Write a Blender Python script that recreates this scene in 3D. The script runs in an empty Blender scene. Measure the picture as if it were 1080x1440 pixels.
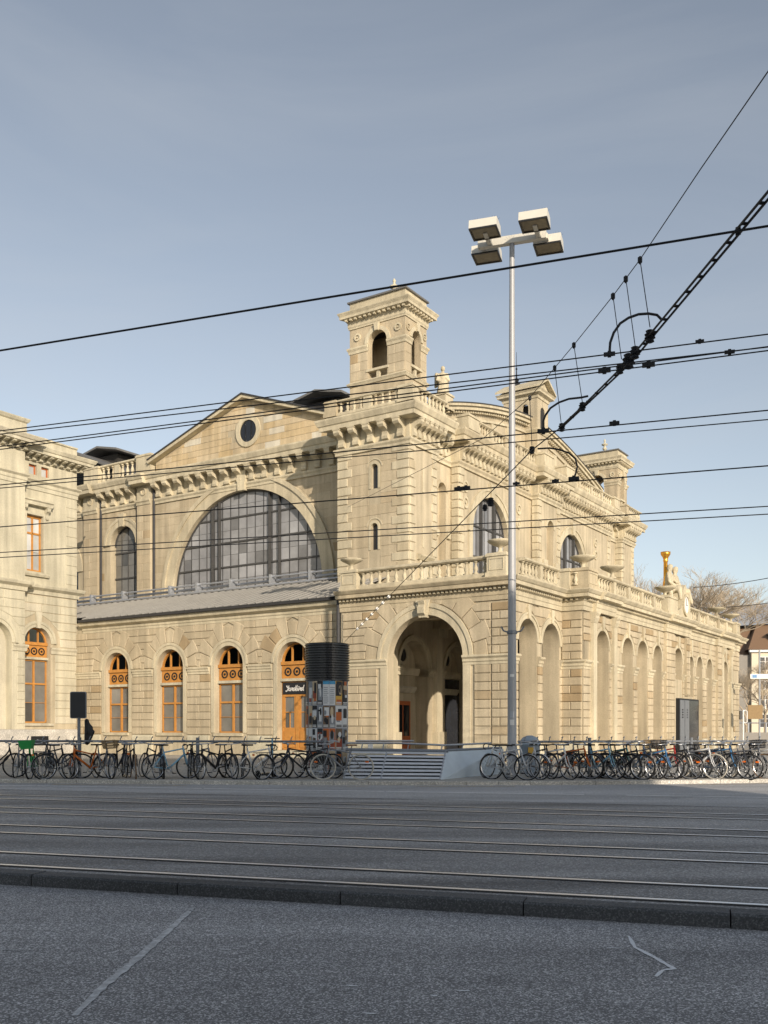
import bpy, bmesh, math, random
from mathutils import Vector, Matrix
R = math.radians
random.seed(7)
scene = bpy.context.scene
col = scene.collection

# ---------------------------------------------------------------- camera, sky, sun
F, CX, YH, H = 1350.0, 540.0, 1022.0, 1.45        # lens in photo pixels, centre column, horizon row, eye height
cam_d = bpy.data.cameras.new('camera'); cam = bpy.data.objects.new('camera', cam_d); col.objects.link(cam)
cam.location = (0, 0, H); cam.rotation_euler = (R(90), 0, 0)
cam_d.sensor_fit = 'HORIZONTAL'; cam_d.sensor_width = 36; cam_d.lens = 45
cam_d.shift_y = (YH - 720) / 1080
cam_d.clip_start = 0.1; cam_d.clip_end = 3000
scene.camera = cam
SUN_EL = R(17.5)
SUN_DIR = Vector((.37, -.929, 0)).normalized()      # horizontal direction towards the sun
world = bpy.data.worlds.new('World'); scene.world = world; world.use_nodes = True
wn = world.node_tree.nodes; wl = world.node_tree.links
sky = wn.new('ShaderNodeTexSky'); sky.sky_type = 'NISHITA'; sky.sun_disc = False
sky.sun_elevation = SUN_EL; sky.sun_rotation = math.atan2(SUN_DIR.x, SUN_DIR.y)
sky.air_density = 1.0; sky.dust_density = .8; sky.ozone_density = 1.0
hs = wn.new('ShaderNodeHueSaturation'); hs.inputs['Saturation'].default_value = .57
wl.new(sky.outputs[0], hs.inputs['Color'])
wt = wn.new('ShaderNodeTexCoord'); wm_ = wn.new('ShaderNodeMapping'); wm_.inputs['Rotation'].default_value = (0, 0, R(25)); wm_.inputs['Scale'].default_value = (1.1, 2.6, 5.)
wl.new(wt.outputs['Generated'], wm_.inputs['Vector'])
wz = wn.new('ShaderNodeTexNoise'); wz.inputs['Scale'].default_value = 1.4; wz.inputs['Detail'].default_value = 7; wz.inputs['Roughness'].default_value = .55; wz.inputs['Distortion'].default_value = .6
wl.new(wm_.outputs[0], wz.inputs['Vector'])
wr_ = wn.new('ShaderNodeMapRange'); wr_.inputs['From Min'].default_value = .42; wr_.inputs['From Max'].default_value = .75; wr_.inputs['To Min'].default_value = 0; wr_.inputs['To Max'].default_value = .22; wl.new(wz.outputs['Fac'], wr_.inputs['Value'])
wx = wn.new('ShaderNodeMix'); wx.data_type = 'RGBA'; wx.inputs['B'].default_value = (4.2, 4.35, 4.5, 1)     # thin cirrus veil
wl.new(wr_.outputs[0], wx.inputs['Factor']); wl.new(hs.outputs[0], wx.inputs['A'])
wl.new(wx.outputs['Result'], wn['Background'].inputs['Color']); wn['Background'].inputs['Strength'].default_value = .094
sd = bpy.data.lights.new('sun', 'SUN'); sun = bpy.data.objects.new('sun', sd); col.objects.link(sun)
sd.energy = 3.15; sd.angle = R(.53); sd.color = (1, .865, .71)
to_sun = Vector((SUN_DIR.x*math.cos(SUN_EL), SUN_DIR.y*math.cos(SUN_EL), math.sin(SUN_EL)))
sun.rotation_euler = to_sun.to_track_quat('Z', 'Y').to_euler()
scene.view_settings.view_transform = 'Standard'; scene.view_settings.look = 'None'
scene.view_settings.exposure = 0.66; scene.view_settings.gamma = 1
scene.cycles.max_bounces = 6

# ---------------------------------------------------------------- materials
def newmat(name):
    m = bpy.data.materials.new(name); m.use_nodes = True
    return m, m.node_tree.nodes, m.node_tree.links, m.node_tree.nodes['Principled BSDF']
def mat(name, c, rough=.6, metal=0., var=.12, scale=6., bump=0., spec=.4):
    m, n, l, b = newmat(name)
    b.inputs['Roughness'].default_value = rough; b.inputs['Metallic'].default_value = metal
    b.inputs['Specular IOR Level'].default_value = spec
    tc = n.new('ShaderNodeTexCoord'); nz = n.new('ShaderNodeTexNoise'); nz.inputs['Scale'].default_value = scale; nz.inputs['Detail'].default_value = 5
    l.new(tc.outputs['Object'], nz.inputs['Vector'])
    mx = n.new('ShaderNodeMix'); mx.data_type = 'RGBA'
    mx.inputs['A'].default_value = (*[x*(1-var) for x in c], 1); mx.inputs['B'].default_value = (*[min(1, x*(1+var)) for x in c], 1)
    l.new(nz.outputs['Fac'], mx.inputs['Factor']); l.new(mx.outputs['Result'], b.inputs['Base Color'])
    if bump:
        bp = n.new('ShaderNodeBump'); bp.inputs['Strength'].default_value = bump; bp.inputs['Distance'].default_value = .02
        l.new(nz.outputs['Fac'], bp.inputs['Height']); l.new(bp.outputs['Normal'], b.inputs['Normal'])
    return m
def stone_mat(name, c1, c2, c3, spread=.5, bump=.35):
    """sandstone: a tone per block, weather blotches, faint vertical streaks, fine grain"""
    m, n, l, b = newmat(name)
    b.inputs['Roughness'].default_value = .88; b.inputs['Specular IOR Level'].default_value = .2
    geo = n.new('ShaderNodeNewGeometry'); oi = n.new('ShaderNodeObjectInfo')
    at = n.new('ShaderNodeAttribute'); at.attribute_name = 'tint'
    ad = n.new('ShaderNodeMath'); ad.operation = 'ADD'; l.new(oi.outputs['Random'], ad.inputs[0]); l.new(at.outputs['Fac'], ad.inputs[1])
    fr = n.new('ShaderNodeMath'); fr.operation = 'FRACT'; l.new(ad.outputs[0], fr.inputs[0])
    rp = n.new('ShaderNodeValToRGB'); e = rp.color_ramp.elements
    mid = [(a+d)/2 for a, d in zip(c1, c2)]
    e[0].position = 0; e[0].color = (*[a*spread + q*(1-spread) for a, q in zip(c2, mid)], 1)
    e[1].position = 1; e[1].color = (*[a*spread + q*(1-spread) for a, q in zip(c1, mid)], 1)
    x = e.new(.9); x.color = (*mid, 1)
    x = e.new(.93); x.color = (*[a*spread + q*(1-spread) for a, q in zip(c3, mid)], 1)
    x = e.new(.97); x.color = (*[a*spread + q*(1-spread) for a, q in zip(c3, mid)], 1)
    l.new(fr.outputs[0], rp.inputs['Fac'])
    nz = n.new('ShaderNodeTexNoise'); nz.inputs['Scale'].default_value = .55; nz.inputs['Detail'].default_value = 7; nz.inputs['Roughness'].default_value = .57
    l.new(geo.outputs['Position'], nz.inputs['Vector'])
    mp = n.new('ShaderNodeMapping'); mp.inputs['Scale'].default_value = (3.2, 3.2, .22); l.new(geo.outputs['Position'], mp.inputs['Vector'])
    ns = n.new('ShaderNodeTexNoise'); ns.inputs['Scale'].default_value = 1.; ns.inputs['Detail'].default_value = 5; l.new(mp.outputs[0], ns.inputs['Vector'])
    ng = n.new('ShaderNodeTexNoise'); ng.inputs['Scale'].default_value = 22; ng.inputs['Detail'].default_value = 4; l.new(geo.outputs['Position'], ng.inputs['Vector'])
    def mul(a, src, lo, hi, f0=.3, f1=.7):
        mr = n.new('ShaderNodeMapRange'); mr.inputs['From Min'].default_value = f0; mr.inputs['From Max'].default_value = f1
        mr.inputs['To Min'].default_value = lo; mr.inputs['To Max'].default_value = hi; l.new(src, mr.inputs['Value'])
        mm = n.new('ShaderNodeMix'); mm.data_type = 'RGBA'; mm.blend_type = 'MULTIPLY'; mm.inputs['Factor'].default_value = 1
        cb = n.new('ShaderNodeCombineColor'); [l.new(mr.outputs[0], cb.inputs[i]) for i in range(3)]
        l.new(a, mm.inputs['A']); l.new(cb.outputs[0], mm.inputs['B']); return mm.outputs['Result']
    c = mul(rp.outputs['Color'], nz.outputs['Fac'], .82, 1.12)
    c = mul(c, ns.outputs['Fac'], .78, 1.09)
    c = mul(c, ng.outputs['Fac'], .90, 1.08)
    l.new(c, b.inputs['Base Color'])
    bp = n.new('ShaderNodeBump'); bp.inputs['Strength'].default_value = bump; bp.inputs['Distance'].default_value = .03
    l.new(ng.outputs['Fac'], bp.inputs['Height']); l.new(bp.outputs['Normal'], b.inputs['Normal'])
    return m
def glass_mat(name, c, var=.5, rough=.12):
    m, n, l, b = newmat(name)
    b.inputs['Roughness'].default_value = rough; b.inputs['Specular IOR Level'].default_value = .6
    oi = n.new('ShaderNodeObjectInfo'); rp = n.new('ShaderNodeValToRGB'); e = rp.color_ramp.elements
    e[0].color = (*[x*(1-var) for x in c], 1); e[1].color = (*[x*(1+var) for x in c], 1)
    x = e.new(.16); x.color = (*[v*(1-var)*1.15 for v in c], 1); x = e.new(.2); x.color = (*c, 1); x = e.new(.86); x.color = (*[v*1.12 for v in c], 1); x = e.new(.9); x.color = (*[v*(1+var) for v in c], 1)
    l.new(oi.outputs['Random'], rp.inputs['Fac'])
    geo = n.new('ShaderNodeNewGeometry'); nz = n.new('ShaderNodeTexNoise'); nz.inputs['Scale'].default_value = 1.6; nz.inputs['Detail'].default_value = 5; l.new(geo.outputs['Position'], nz.inputs['Vector'])
    mr = n.new('ShaderNodeMapRange'); mr.inputs['To Min'].default_value = .65; mr.inputs['To Max'].default_value = 1.35; l.new(nz.outputs['Fac'], mr.inputs['Value'])
    cb = n.new('ShaderNodeCombineColor'); [l.new(mr.outputs[0], cb.inputs[i]) for i in range(3)]
    mm = n.new('ShaderNodeMix'); mm.data_type = 'RGBA'; mm.blend_type = 'MULTIPLY'; mm.inputs['Factor'].default_value = 1
    l.new(rp.outputs[0], mm.inputs['A']); l.new(cb.outputs[0], mm.inputs['B']); l.new(mm.outputs['Result'], b.inputs['Base Color'])
    bp = n.new('ShaderNodeBump'); bp.inputs['Strength'].default_value = .06; bp.inputs['Distance'].default_value = .05
    l.new(nz.outputs['Fac'], bp.inputs['Height']); l.new(bp.outputs['Normal'], b.inputs['Normal'])
    return m
def asphalt_mat(name, c, grain=55., speck=.5, patch=.18, streak=None):
    m, n, l, b = newmat(name)
    b.inputs['Roughness'].default_value = .82; b.inputs['Specular IOR Level'].default_value = .3
    geo = n.new('ShaderNodeNewGeometry')
    v = n.new('ShaderNodeTexVoronoi'); v.inputs['Scale'].default_value = grain; l.new(geo.outputs['Position'], v.inputs['Vector'])
    sep = n.new('ShaderNodeSeparateColor'); l.new(v.outputs['Color'], sep.inputs[0])
    g = n.new('ShaderNodeMapRange'); g.interpolation_type = 'SMOOTHSTEP'; g.inputs['From Min'].default_value = .55; g.inputs['From Max'].default_value = 1.
    g.inputs['To Min'].default_value = 1 - .35*speck; g.inputs['To Max'].default_value = 1 + 1.9*speck; l.new(sep.outputs[0], g.inputs['Value'])
    nf = n.new('ShaderNodeTexNoise'); nf.inputs['Scale'].default_value = grain*.7; nf.inputs['Detail'].default_value = 4; l.new(geo.outputs['Position'], nf.inputs['Vector'])
    gf = n.new('ShaderNodeMapRange'); gf.inputs['From Min'].default_value = .3; gf.inputs['From Max'].default_value = .7
    gf.inputs['To Min'].default_value = 1 - .5*speck; gf.inputs['To Max'].default_value = 1 + .5*speck; l.new(nf.outputs['Fac'], gf.inputs['Value'])
    mp = n.new('ShaderNodeMapping'); mp.inputs['Rotation'].default_value = (0, 0, R(17.8)); mp.inputs['Scale'].default_value = (.12, .9, 1)
    l.new(geo.outputs['Position'], mp.inputs['Vector'])
    nl = n.new('ShaderNodeTexNoise'); nl.inputs['Scale'].default_value = 1.0; nl.inputs['Detail'].default_value = 6; l.new(mp.outputs[0], nl.inputs['Vector'])
    gl = n.new('ShaderNodeMapRange'); gl.inputs['From Min'].default_value = .3; gl.inputs['From Max'].default_value = .7; gl.inputs['To Min'].default_value = 1 - patch; gl.inputs['To Max'].default_value = 1 + patch
    l.new(nl.outputs['Fac'], gl.inputs['Value'])
    p = n.new('ShaderNodeMath'); p.operation = 'MULTIPLY'; l.new(g.outputs[0], p.inputs[0]); l.new(gl.outputs[0], p.inputs[1])
    q = n.new('ShaderNodeMath'); q.operation = 'MULTIPLY'; l.new(p.outputs[0], q.inputs[0]); l.new(gf.outputs[0], q.inputs[1])
    wv = n.new('ShaderNodeTexNoise'); wv.inputs['Scale'].default_value = 1.3; wv.inputs['Detail'].default_value = 5; l.new(geo.outputs['Position'], wv.inputs['Vector'])
    wd = n.new('ShaderNodeVectorMath'); wd.operation = 'MULTIPLY_ADD'; wd.inputs[1].default_value = (1.1, 1.1, 0); l.new(wv.outputs['Color'], wd.inputs[0]); l.new(geo.outputs['Position'], wd.inputs[2])
    ck = n.new('ShaderNodeTexVoronoi'); ck.feature = 'DISTANCE_TO_EDGE'; ck.inputs['Scale'].default_value = .33; l.new(wd.outputs[0], ck.inputs['Vector'])
    cr = n.new('ShaderNodeMapRange'); cr.inputs['From Min'].default_value = 0; cr.inputs['From Max'].default_value = .004; cr.inputs['To Min'].default_value = .74; cr.inputs['To Max'].default_value = 1; l.new(ck.outputs['Distance'], cr.inputs['Value'])
    st = n.new('ShaderNodeTexNoise'); st.inputs['Scale'].default_value = .9; st.inputs['Detail'].default_value = 6; st.inputs['Roughness'].default_value = .7; l.new(geo.outputs['Position'], st.inputs['Vector'])
    sr = n.new('ShaderNodeMapRange'); sr.interpolation_type = 'SMOOTHSTEP'; sr.inputs['From Min'].default_value = .58; sr.inputs['From Max'].default_value = .72; sr.inputs['To Min'].default_value = 1; sr.inputs['To Max'].default_value = .8; l.new(st.outputs['Fac'], sr.inputs['Value'])
    cs = n.new('ShaderNodeMath'); cs.operation = 'MULTIPLY'; l.new(cr.outputs[0], cs.inputs[0]); l.new(sr.outputs[0], cs.inputs[1])
    q2 = n.new('ShaderNodeMath'); q2.operation = 'MULTIPLY'; l.new(q.outputs[0], q2.inputs[0]); l.new(cs.outputs[0], q2.inputs[1]); q = q2
    rgb = n.new('ShaderNodeVectorMath'); rgb.operation = 'SCALE'; rgb.inputs[0].default_value = c; l.new(q.outputs[0], rgb.inputs['Scale'])
    l.new(rgb.outputs[0], b.inputs['Base Color'])
    bp = n.new('ShaderNodeBump'); bp.inputs['Strength'].default_value = .5; bp.inputs['Distance'].default_value = .012
    l.new(sep.outputs[1], bp.inputs['Height']); l.new(bp.outputs['Normal'], b.inputs['Normal'])
    return m
M = {}
M['stone'] = stone_mat('sandstone', (.60, .522, .378), (.455, .38, .258), (.36, .265, .15), .85)
M['wall'] = stone_mat('sandstone_wall', (.50, .432, .308), (.475, .41, .29), (.475, .41, .29), .3)
M['trim'] = stone_mat('sandstone_trim', (.60, .537, .39), (.535, .472, .336), (.45, .375, .25), .7)
M['patchy'] = stone_mat('patchwork_sandstone', (.62, .55, .42), (.52, .40, .23), (.60, .56, .46), 1.)
M['pale'] = stone_mat('pale_limestone', (.55, .51, .385), (.515, .475, .355), (.55, .5, .4), .4)
M['wood'] = mat('orange_wood', (.47, .215, .05), .55, var=.3, scale=5)
M['wood_red'] = mat('red_brown_wood', (.42, .12, .04), .5, var=.2)
M['mullion'] = mat('grey_iron_glazing_bar', (.075, .074, .072), .6, .2, var=.3)
M['iron'] = mat('dark_iron', (.022, .024, .028), .5, .4, var=.3)
M['black'] = mat('black_paint', (.016, .017, .02), .45, 0, var=.25)
M['glass'] = glass_mat('window_glass', (.16, .155, .14))
M['glass_big'] = glass_mat('hall_glazing', (.25, .255, .265), .38, .2)
M['glass_dark'] = glass_mat('dark_glass', (.03, .033, .04))
M['glass_white'] = glass_mat('pale_glass', (.42, .43, .42), .3, .3)  # pale panes, tone differs from pane to pane
M['roof'] = mat('weathered_zinc_roof', (.17, .165, .155), .55, .25, var=.25, scale=2., bump=.2)
M['roof_pale'] = mat('pale_zinc_sheet', (.31, .30, .275), .5, .2, var=.2, scale=1.5, bump=.15)
M['roof_dark'] = mat('dark_roof_edge', (.05, .05, .052), .6, .1, var=.3)
M['tile'] = mat('brown_roof_tiles', (.20, .125, .075), .8, var=.3, scale=14, bump=.4)
M['galv'] = mat('galvanised_steel', (.42, .44, .47), .42, .55, var=.18, scale=7)
M['slat'] = mat('brushed_steel_slat', (.66, .68, .70), .4, .15, var=.12)
M['rail'] = mat('grey_painted_steel', (.20, .215, .235), .45, .3, var=.15)
M['panel'] = mat('pale_blue_glass_panel', (.52, .60, .66), .25, 0, var=.16, scale=3)
M['pole'] = mat('pale_grey_pole', (.36, .365, .37), .45, .1, var=.08)
M['lampbox'] = mat('ivory_lamp_housing', (.60, .575, .50), .45, 0, var=.06)
M['lens'] = mat('floodlight_glass', (.20, .16, .10), .15, 0, var=.5, scale=5)
M['wire'] = mat('black_cable', (.010, .011, .013), .6, .0, var=.2)
M['gold'] = mat('gilded_metal', (.80, .42, .07), .3, .85, var=.1)
M['bark'] = mat('pale_bark', (.40, .33, .24), .9, var=.3)
M['plaster'] = mat('cream_plaster', (.60, .54, .42), .85, var=.06)
M['plaster_b'] = mat('grey_and_shade_plaster', (.25, .235, .21), .85, var=.1)
M['white'] = mat('white_paint', (.72, .71, .68), .5, var=.06)
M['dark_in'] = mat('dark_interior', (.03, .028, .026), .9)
M['tyre'] = mat('black_tyre', (.014, .014, .015), .8, var=.2)
M['tyre_pale'] = mat('cream_tyre', (.50, .47, .40), .8, var=.1)
M['tyre_tan'] = mat('tan_tyre', (.20, .12, .06), .8, var=.1)
M['chrome'] = mat('bicycle_alloy', (.50, .51, .52), .3, .9, var=.08)
M['seatblack'] = mat('black_saddle', (.015, .014, .014), .55, var=.2)
M['seatbrown'] = mat('brown_saddle', (.22, .10, .04), .5, var=.2)
M['wicker'] = mat('wicker', (.26, .18, .09), .8, var=.4, scale=30, bump=.5)
for k, c in dict(b_black=(.016, .016, .018), b_grey=(.20, .205, .215), b_silver=(.52, .53, .54), b_white=(.68, .68, .66), b_blue=(.05, .16, .33), b_sky=(.22, .42, .55),
                 b_orange=(.55, .14, .02), b_green=(.03, .30, .07), b_red=(.30, .03, .025), b_dark=(.045, .05, .06), b_teal=(.05, .17, .18)).items():
    M[k] = mat('bicycle_paint_' + k[2:], c, .35, .1 if k != 'b_white' else 0, var=.08)
M['orange'] = mat('orange_reflector', (.75, .16, .01), .3)
M['asph_near'] = asphalt_mat('coarse_asphalt', (.30, .292, .288), 100, .75, .3)
M['asph_tram'] = asphalt_mat('tram_asphalt', (.27, .262, .254), 60, .4, .45)
M['asph_lane'] = asphalt_mat('lane_asphalt', (.40, .395, .39), 60, .25, .22)
M['pave'] = asphalt_mat('pavement_asphalt', (.38, .36, .32), 60, .2, .15)
M['granite'] = asphalt_mat('dark_granite', (.10, .102, .104), 90, .35, .4)
M['granite_pale'] = asphalt_mat('pale_granite', (.44, .42, .375), 50, .3, .3)
M['steelrail'] = mat('polished_rail', (.80, .82, .85), .34, .45, var=.1)
M['groove'] = mat('rail_groove', (.012, .012, .013), .9)
def worn_mat(name, c, under, cover=.5):
    m, n, l, b = newmat(name); b.inputs['Roughness'].default_value = .8
    geo = n.new('ShaderNodeNewGeometry'); nz = n.new('ShaderNodeTexNoise'); nz.inputs['Scale'].default_value = 14; nz.inputs['Detail'].default_value = 8; nz.inputs['Roughness'].default_value = .75
    l.new(geo.outputs['Position'], nz.inputs['Vector'])
    mr = n.new('ShaderNodeMapRange'); mr.interpolation_type = 'SMOOTHSTEP'; mr.inputs['From Min'].default_value = .62 - cover*.35; mr.inputs['From Max'].default_value = .80 - cover*.35
    l.new(nz.outputs['Fac'], mr.inputs['Value'])
    mx = n.new('ShaderNodeMix'); mx.data_type = 'RGBA'; mx.inputs['A'].default_value = (*under, 1); mx.inputs['B'].default_value = (*c, 1)
    l.new(mr.outputs[0], mx.inputs['Factor']); l.new(mx.outputs['Result'], b.inputs['Base Color'])
    return m
M['line_white'] = worn_mat('worn_white_line', (.85, .85, .83), (.40, .395, .39), .9)
M['line_yellow'] = worn_mat('worn_yellow_line', (.62, .44, .17), (.38, .36, .32), .6)
M['chalk'] = worn_mat('faded_chalk', (.66, .66, .65), (.42, .415, .41), .55)
M['chalk2'] = worn_mat('chalk_mark', (.80, .80, .80), (.40, .40, .40), .95)

# ---------------------------------------------------------------- helpers
def gp(px, py, z=0.):                       # where the sight line of a photo point meets height z
    Y = F*(z - H)/(YH - py); return Vector(((px-CX)/F*Y, Y, z))
def at(px, py, Y): return Vector(((px-CX)/F*Y, Y, H+(YH-py)/F*Y))
def col_at(px, Y, z=0.): return Vector(((px-CX)/F*Y, Y, z))
def obj(name, me, m=None, parent=None, loc=None, rz=None, kind=None):
    if me is not None and m is not None and not me.materials: me.materials.append(m)
    o = bpy.data.objects.new(name, me); col.objects.link(o)
    if me is not None and m is not None and me.materials[0] != m:
        o.material_slots[0].link = 'OBJECT'; o.material_slots[0].material = m
    if parent: o.parent = parent
    if loc is not None: o.location = loc
    if rz is not None: o.rotation_euler = (0, 0, rz)
    if kind: o['kind'] = kind
    return o
def tag(o, label, cat=None, group=None, kind=None):
    if label: o['label'] = label
    if cat: o['category'] = cat
    if group: o['group'] = group
    if kind: o['kind'] = kind
    return o
def thing(name, label, cat, loc=(0, 0, 0), rz=0, group=None):
    o = bpy.data.objects.new(name, None); o.empty_display_size = .3; col.objects.link(o)
    o.location = loc; o.rotation_euler = (0, 0, rz); return tag(o, label, cat, group)

class FL:                                  # a wall facing the left street: s = distance to the left of the corner, d = outwards
    rot = 0.; sg = -1
    def __init__(f, c, off=(0, 0), zo=0.): f.c = c; f.off = off; f.zo = zo
    def __call__(f, s, z, d=0): return (-s - f.off[0], f.c - d - f.off[1], z + f.zo)
class FR:                                  # a wall facing the right street: s = distance back along it
    rot = math.pi/2; sg = 1
    def __init__(f, c, off=(0, 0), zo=0.): f.c = c; f.off = off; f.zo = zo
    def __call__(f, s, z, d=0): return (-f.c + d - f.off[0], s - f.off[1], z + f.zo)
class FW:                                  # a free frame: origin, direction of s, outward = right of s
    def __init__(f, o, a): f.o = Vector(o); f.a = a; f.S = Vector((math.cos(a), math.sin(a), 0)); f.N = Vector((math.sin(a), -math.cos(a), 0)); f.rot = a; f.sg = 1
    def __call__(f, s, z, d=0): p = f.o + f.S*s + f.N*d; return (p.x, p.y, f.o.z + z)

class MB:
    def __init__(self): self.v = []; self.f = []; self.t = []; self.tint = False
    def add(self, vs, fs, t=0.):
        b = len(self.v); self.v += [tuple(x) for x in vs]; self.f += [tuple(i+b for i in q) for q in fs]; self.t += [t]*len(vs); return self
    def box(self, fr, s0, s1, z0, z1, d0, d1, t=0.):
        P = [fr(s, z, d) for d in (d0, d1) for z in (z0, z1) for s in (s0, s1)]
        return self.add(P, [(0, 1, 3, 2), (4, 6, 7, 5), (0, 4, 5, 1), (2, 3, 7, 6), (0, 2, 6, 4), (1, 5, 7, 3)], t)
    def cube(self, x0, x1, y0, y1, z0, z1, t=0.):
        P = [(x, y, z) for y in (y0, y1) for z in (z0, z1) for x in (x0, x1)]
        return self.add(P, [(0, 1, 3, 2), (4, 6, 7, 5), (0, 4, 5, 1), (2, 3, 7, 6), (0, 2, 6, 4), (1, 5, 7, 3)], t)
    def prof(self, fr, s0, s1, pts, m0=0, m1=0, caps=True):
        n = len(pts); a = [fr(s0 + m0*d, z, d) for d, z in pts]; b = [fr(s1 + m1*d, z, d) for d, z in pts]
        fs = [(i, (i+1) % n, n+(i+1) % n, n+i) for i in range(n)]
        if caps: fs += [tuple(range(n)), tuple(range(2*n-1, n-1, -1))]
        return self.add(a+b, fs)
    def prism(self, fr, pts, d0, d1, t=0.):
        n = len(pts); a = [fr(s, z, d0) for s, z in pts]; b = [fr(s, z, d1) for s, z in pts]
        return self.add(a+b, [tuple(range(n)), tuple(range(2*n-1, n-1, -1))] + [(i, (i+1) % n, n+(i+1) % n, n+i) for i in range(n)], t)
    def frustum(self, fr, q, d0, d1, ch, t=0.):
        n = len(q); qi = inset(q, ch)
        a = [fr(s, z, d0) for s, z in q]; b = [fr(s, z, d1-ch*.8) for s, z in q]; c = [fr(s, z, d1) for s, z in qi]
        fs = [(i, (i+1) % n, n+(i+1) % n, n+i) for i in range(n)] + [(n+i, n+(i+1) % n, 2*n+(i+1) % n, 2*n+i) for i in range(n)] + [tuple(range(2*n, 3*n))]
        return self.add(a+b+c, fs, t)
    def ring(self, fr, c, zc, r0, r1, d0, d1, a0=0., a1=math.pi, n=28):
        full = abs(a1-a0) > 6.28; vs = []; fs = []
        k = n if full else n+1
        for i in range(k):
            a = a0 + (a1-a0)*i/n; ca, sa = math.cos(a), math.sin(a)
            for r, d in ((r0, d0), (r1, d0), (r1, d1), (r0, d1)): vs.append(fr(c+r*ca, zc+r*sa, d))
        for i in range(n):
            j = (i+1) % k
            for e in range(4): fs.append((4*i+e, 4*i+(e+1) % 4, 4*j+(e+1) % 4, 4*j+e))
        if not full: fs += [(0, 1, 2, 3), (4*n+3, 4*n+2, 4*n+1, 4*n)]
        return self.add(vs, fs)
    def lathe(self, c, prof, n=10, square=()):
        vs = []; fs = []
        for r, z in prof:
            for i in range(n):
                a = 2*math.pi*i/n; vs.append((c[0]+r*math.cos(a), c[1]+r*math.sin(a), c[2]+z))
        for k in range(len(prof)-1):
            for i in range(n): j = (i+1) % n; fs.append((k*n+i, k*n+j, k*n+n+j, k*n+n+i))
        fs += [tuple(range(n-1, -1, -1)), tuple(range((len(prof)-1)*n, len(prof)*n))]
        return self.add(vs, fs)
    def tube(self, pts, r, n=6, r1=None, closed=False):
        pts = [Vector(p) for p in pts]; vs = []; fs = []; m = len(pts)
        up = None
        for k, p in enumerate(pts):
            d = (pts[(k+1) % m]-pts[k-1]) if closed else (pts[min(k+1, m-1)]-pts[max(k-1, 0)])
            d.normalize()
            if up is None: up = Vector((0, 0, 1)) if abs(d.z) < .9 else Vector((1, 0, 0))
            a = d.cross(up); a.normalize(); b = a.cross(d); up = b
            rr = r if r1 is None else r + (r1-r)*k/(m-1)
            for i in range(n):
                t = 2*math.pi*i/n; vs.append(p + a*rr*math.cos(t) + b*rr*math.sin(t))
        for k in range(m if closed else m-1):
            q = (k+1) % m
            for i in range(n): j = (i+1) % n; fs.append((k*n+i, k*n+j, q*n+j, q*n+i))
        if not closed: fs += [tuple(range(n-1, -1, -1)), tuple(range((m-1)*n, m*n))]
        return self.add(vs, fs)
    def wall(self, fr, s0, s1, z0, z1, ops=(), dep=.4, back=False, d=0., n=20):
        """a wall sheet with arched or flat openings (c, hw, zb, zs, arch) and their reveals"""
        def face(pts, dd): self.add([fr(s, z, dd) for s, z in pts], [tuple(range(len(pts)))])
        for dd in ((d, d-dep) if back else (d,)):
            x = s0
            for c, hw, zb, zs, ar in sorted(ops):
                if c-hw > x: face([(x, z0), (c-hw, z0), (c-hw, z1), (x, z1)], dd)
                if zb > z0: face([(c-hw, z0), (c+hw, z0), (c+hw, zb), (c-hw, zb)], dd)
                if ar:
                    A = [(c-hw*math.cos(math.pi*i/n), zs+hw*math.sin(math.pi*i/n)) for i in range(n+1)]
                    for i in range(n): face([A[i], A[i+1], (A[i+1][0], z1), (A[i][0], z1)], dd)
                else: face([(c-hw, zs), (c+hw, zs), (c+hw, z1), (c-hw, z1)], dd)
                x = c+hw
            if s1 > x: face([(x, z0), (s1, z0), (s1, z1), (x, z1)], dd)
        for c, hw, zb, zs, ar in ops:
            L = [(c-hw, zb), (c-hw, zs)] + ([(c-hw*math.cos(math.pi*i/n), zs+hw*math.sin(math.pi*i/n)) for i in range(1, n)] if ar else []) + [(c+hw, zs), (c+hw, zb)]
            k = len(L); vs = [fr(s, z, dd) for dd in (d, d-dep) for s, z in L]
            self.add(vs, [(i, i+1, k+i+1, k+i) for i in range(k-1)] + [(k-1, 0, k, 2*k-1)])
        return self
    def mesh(self, name, smooth=False):
        me = bpy.data.meshes.new(name); me.from_pydata(self.v, [], self.f)
        if any(self.t):
            a = me.attributes.new('tint', 'FLOAT', 'POINT'); a.data.foreach_set('value', self.t)
        bm = bmesh.new(); bm.from_mesh(me); bmesh.ops.recalc_face_normals(bm, faces=bm.faces); bm.to_mesh(me); bm.free()
        if smooth: me.polygons.foreach_set('use_smooth', [True]*len(me.polygons))
        me.update(); return me
    def build(self, name, m, parent=None, loc=None, rz=None, smooth=False, kind=None):
        return obj(name, self.mesh(name, smooth), m, parent, loc, rz, kind)
def inset(q, ch):
    n = len(q); out = []
    ar = sum(q[i][0]*q[(i+1) % n][1]-q[(i+1) % n][0]*q[i][1] for i in range(n)); sg = 1 if ar > 0 else -1
    for i in range(n):
        p0, p1, p2 = q[i-1], q[i], q[(i+1) % n]
        def off(a, b):
            dx, dy = b[0]-a[0], b[1]-a[1]; L = math.hypot(dx, dy) or 1e-9; nx, ny = -dy/L*sg, dx/L*sg
            return (a[0]+nx*ch, a[1]+ny*ch), (dx/L, dy/L)
        (ax, ay), (dx, dy) = off(p0, p1); (bx, by), (ex, ey) = off(p1, p2)
        den = dx*ey-dy*ex
        if abs(den) < 1e-6: out.append((bx, by)); continue
        t = ((bx-ax)*ey-(by-ay)*ex)/den; out.append((ax+dx*t, ay+dy*t))
    return out
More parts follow.
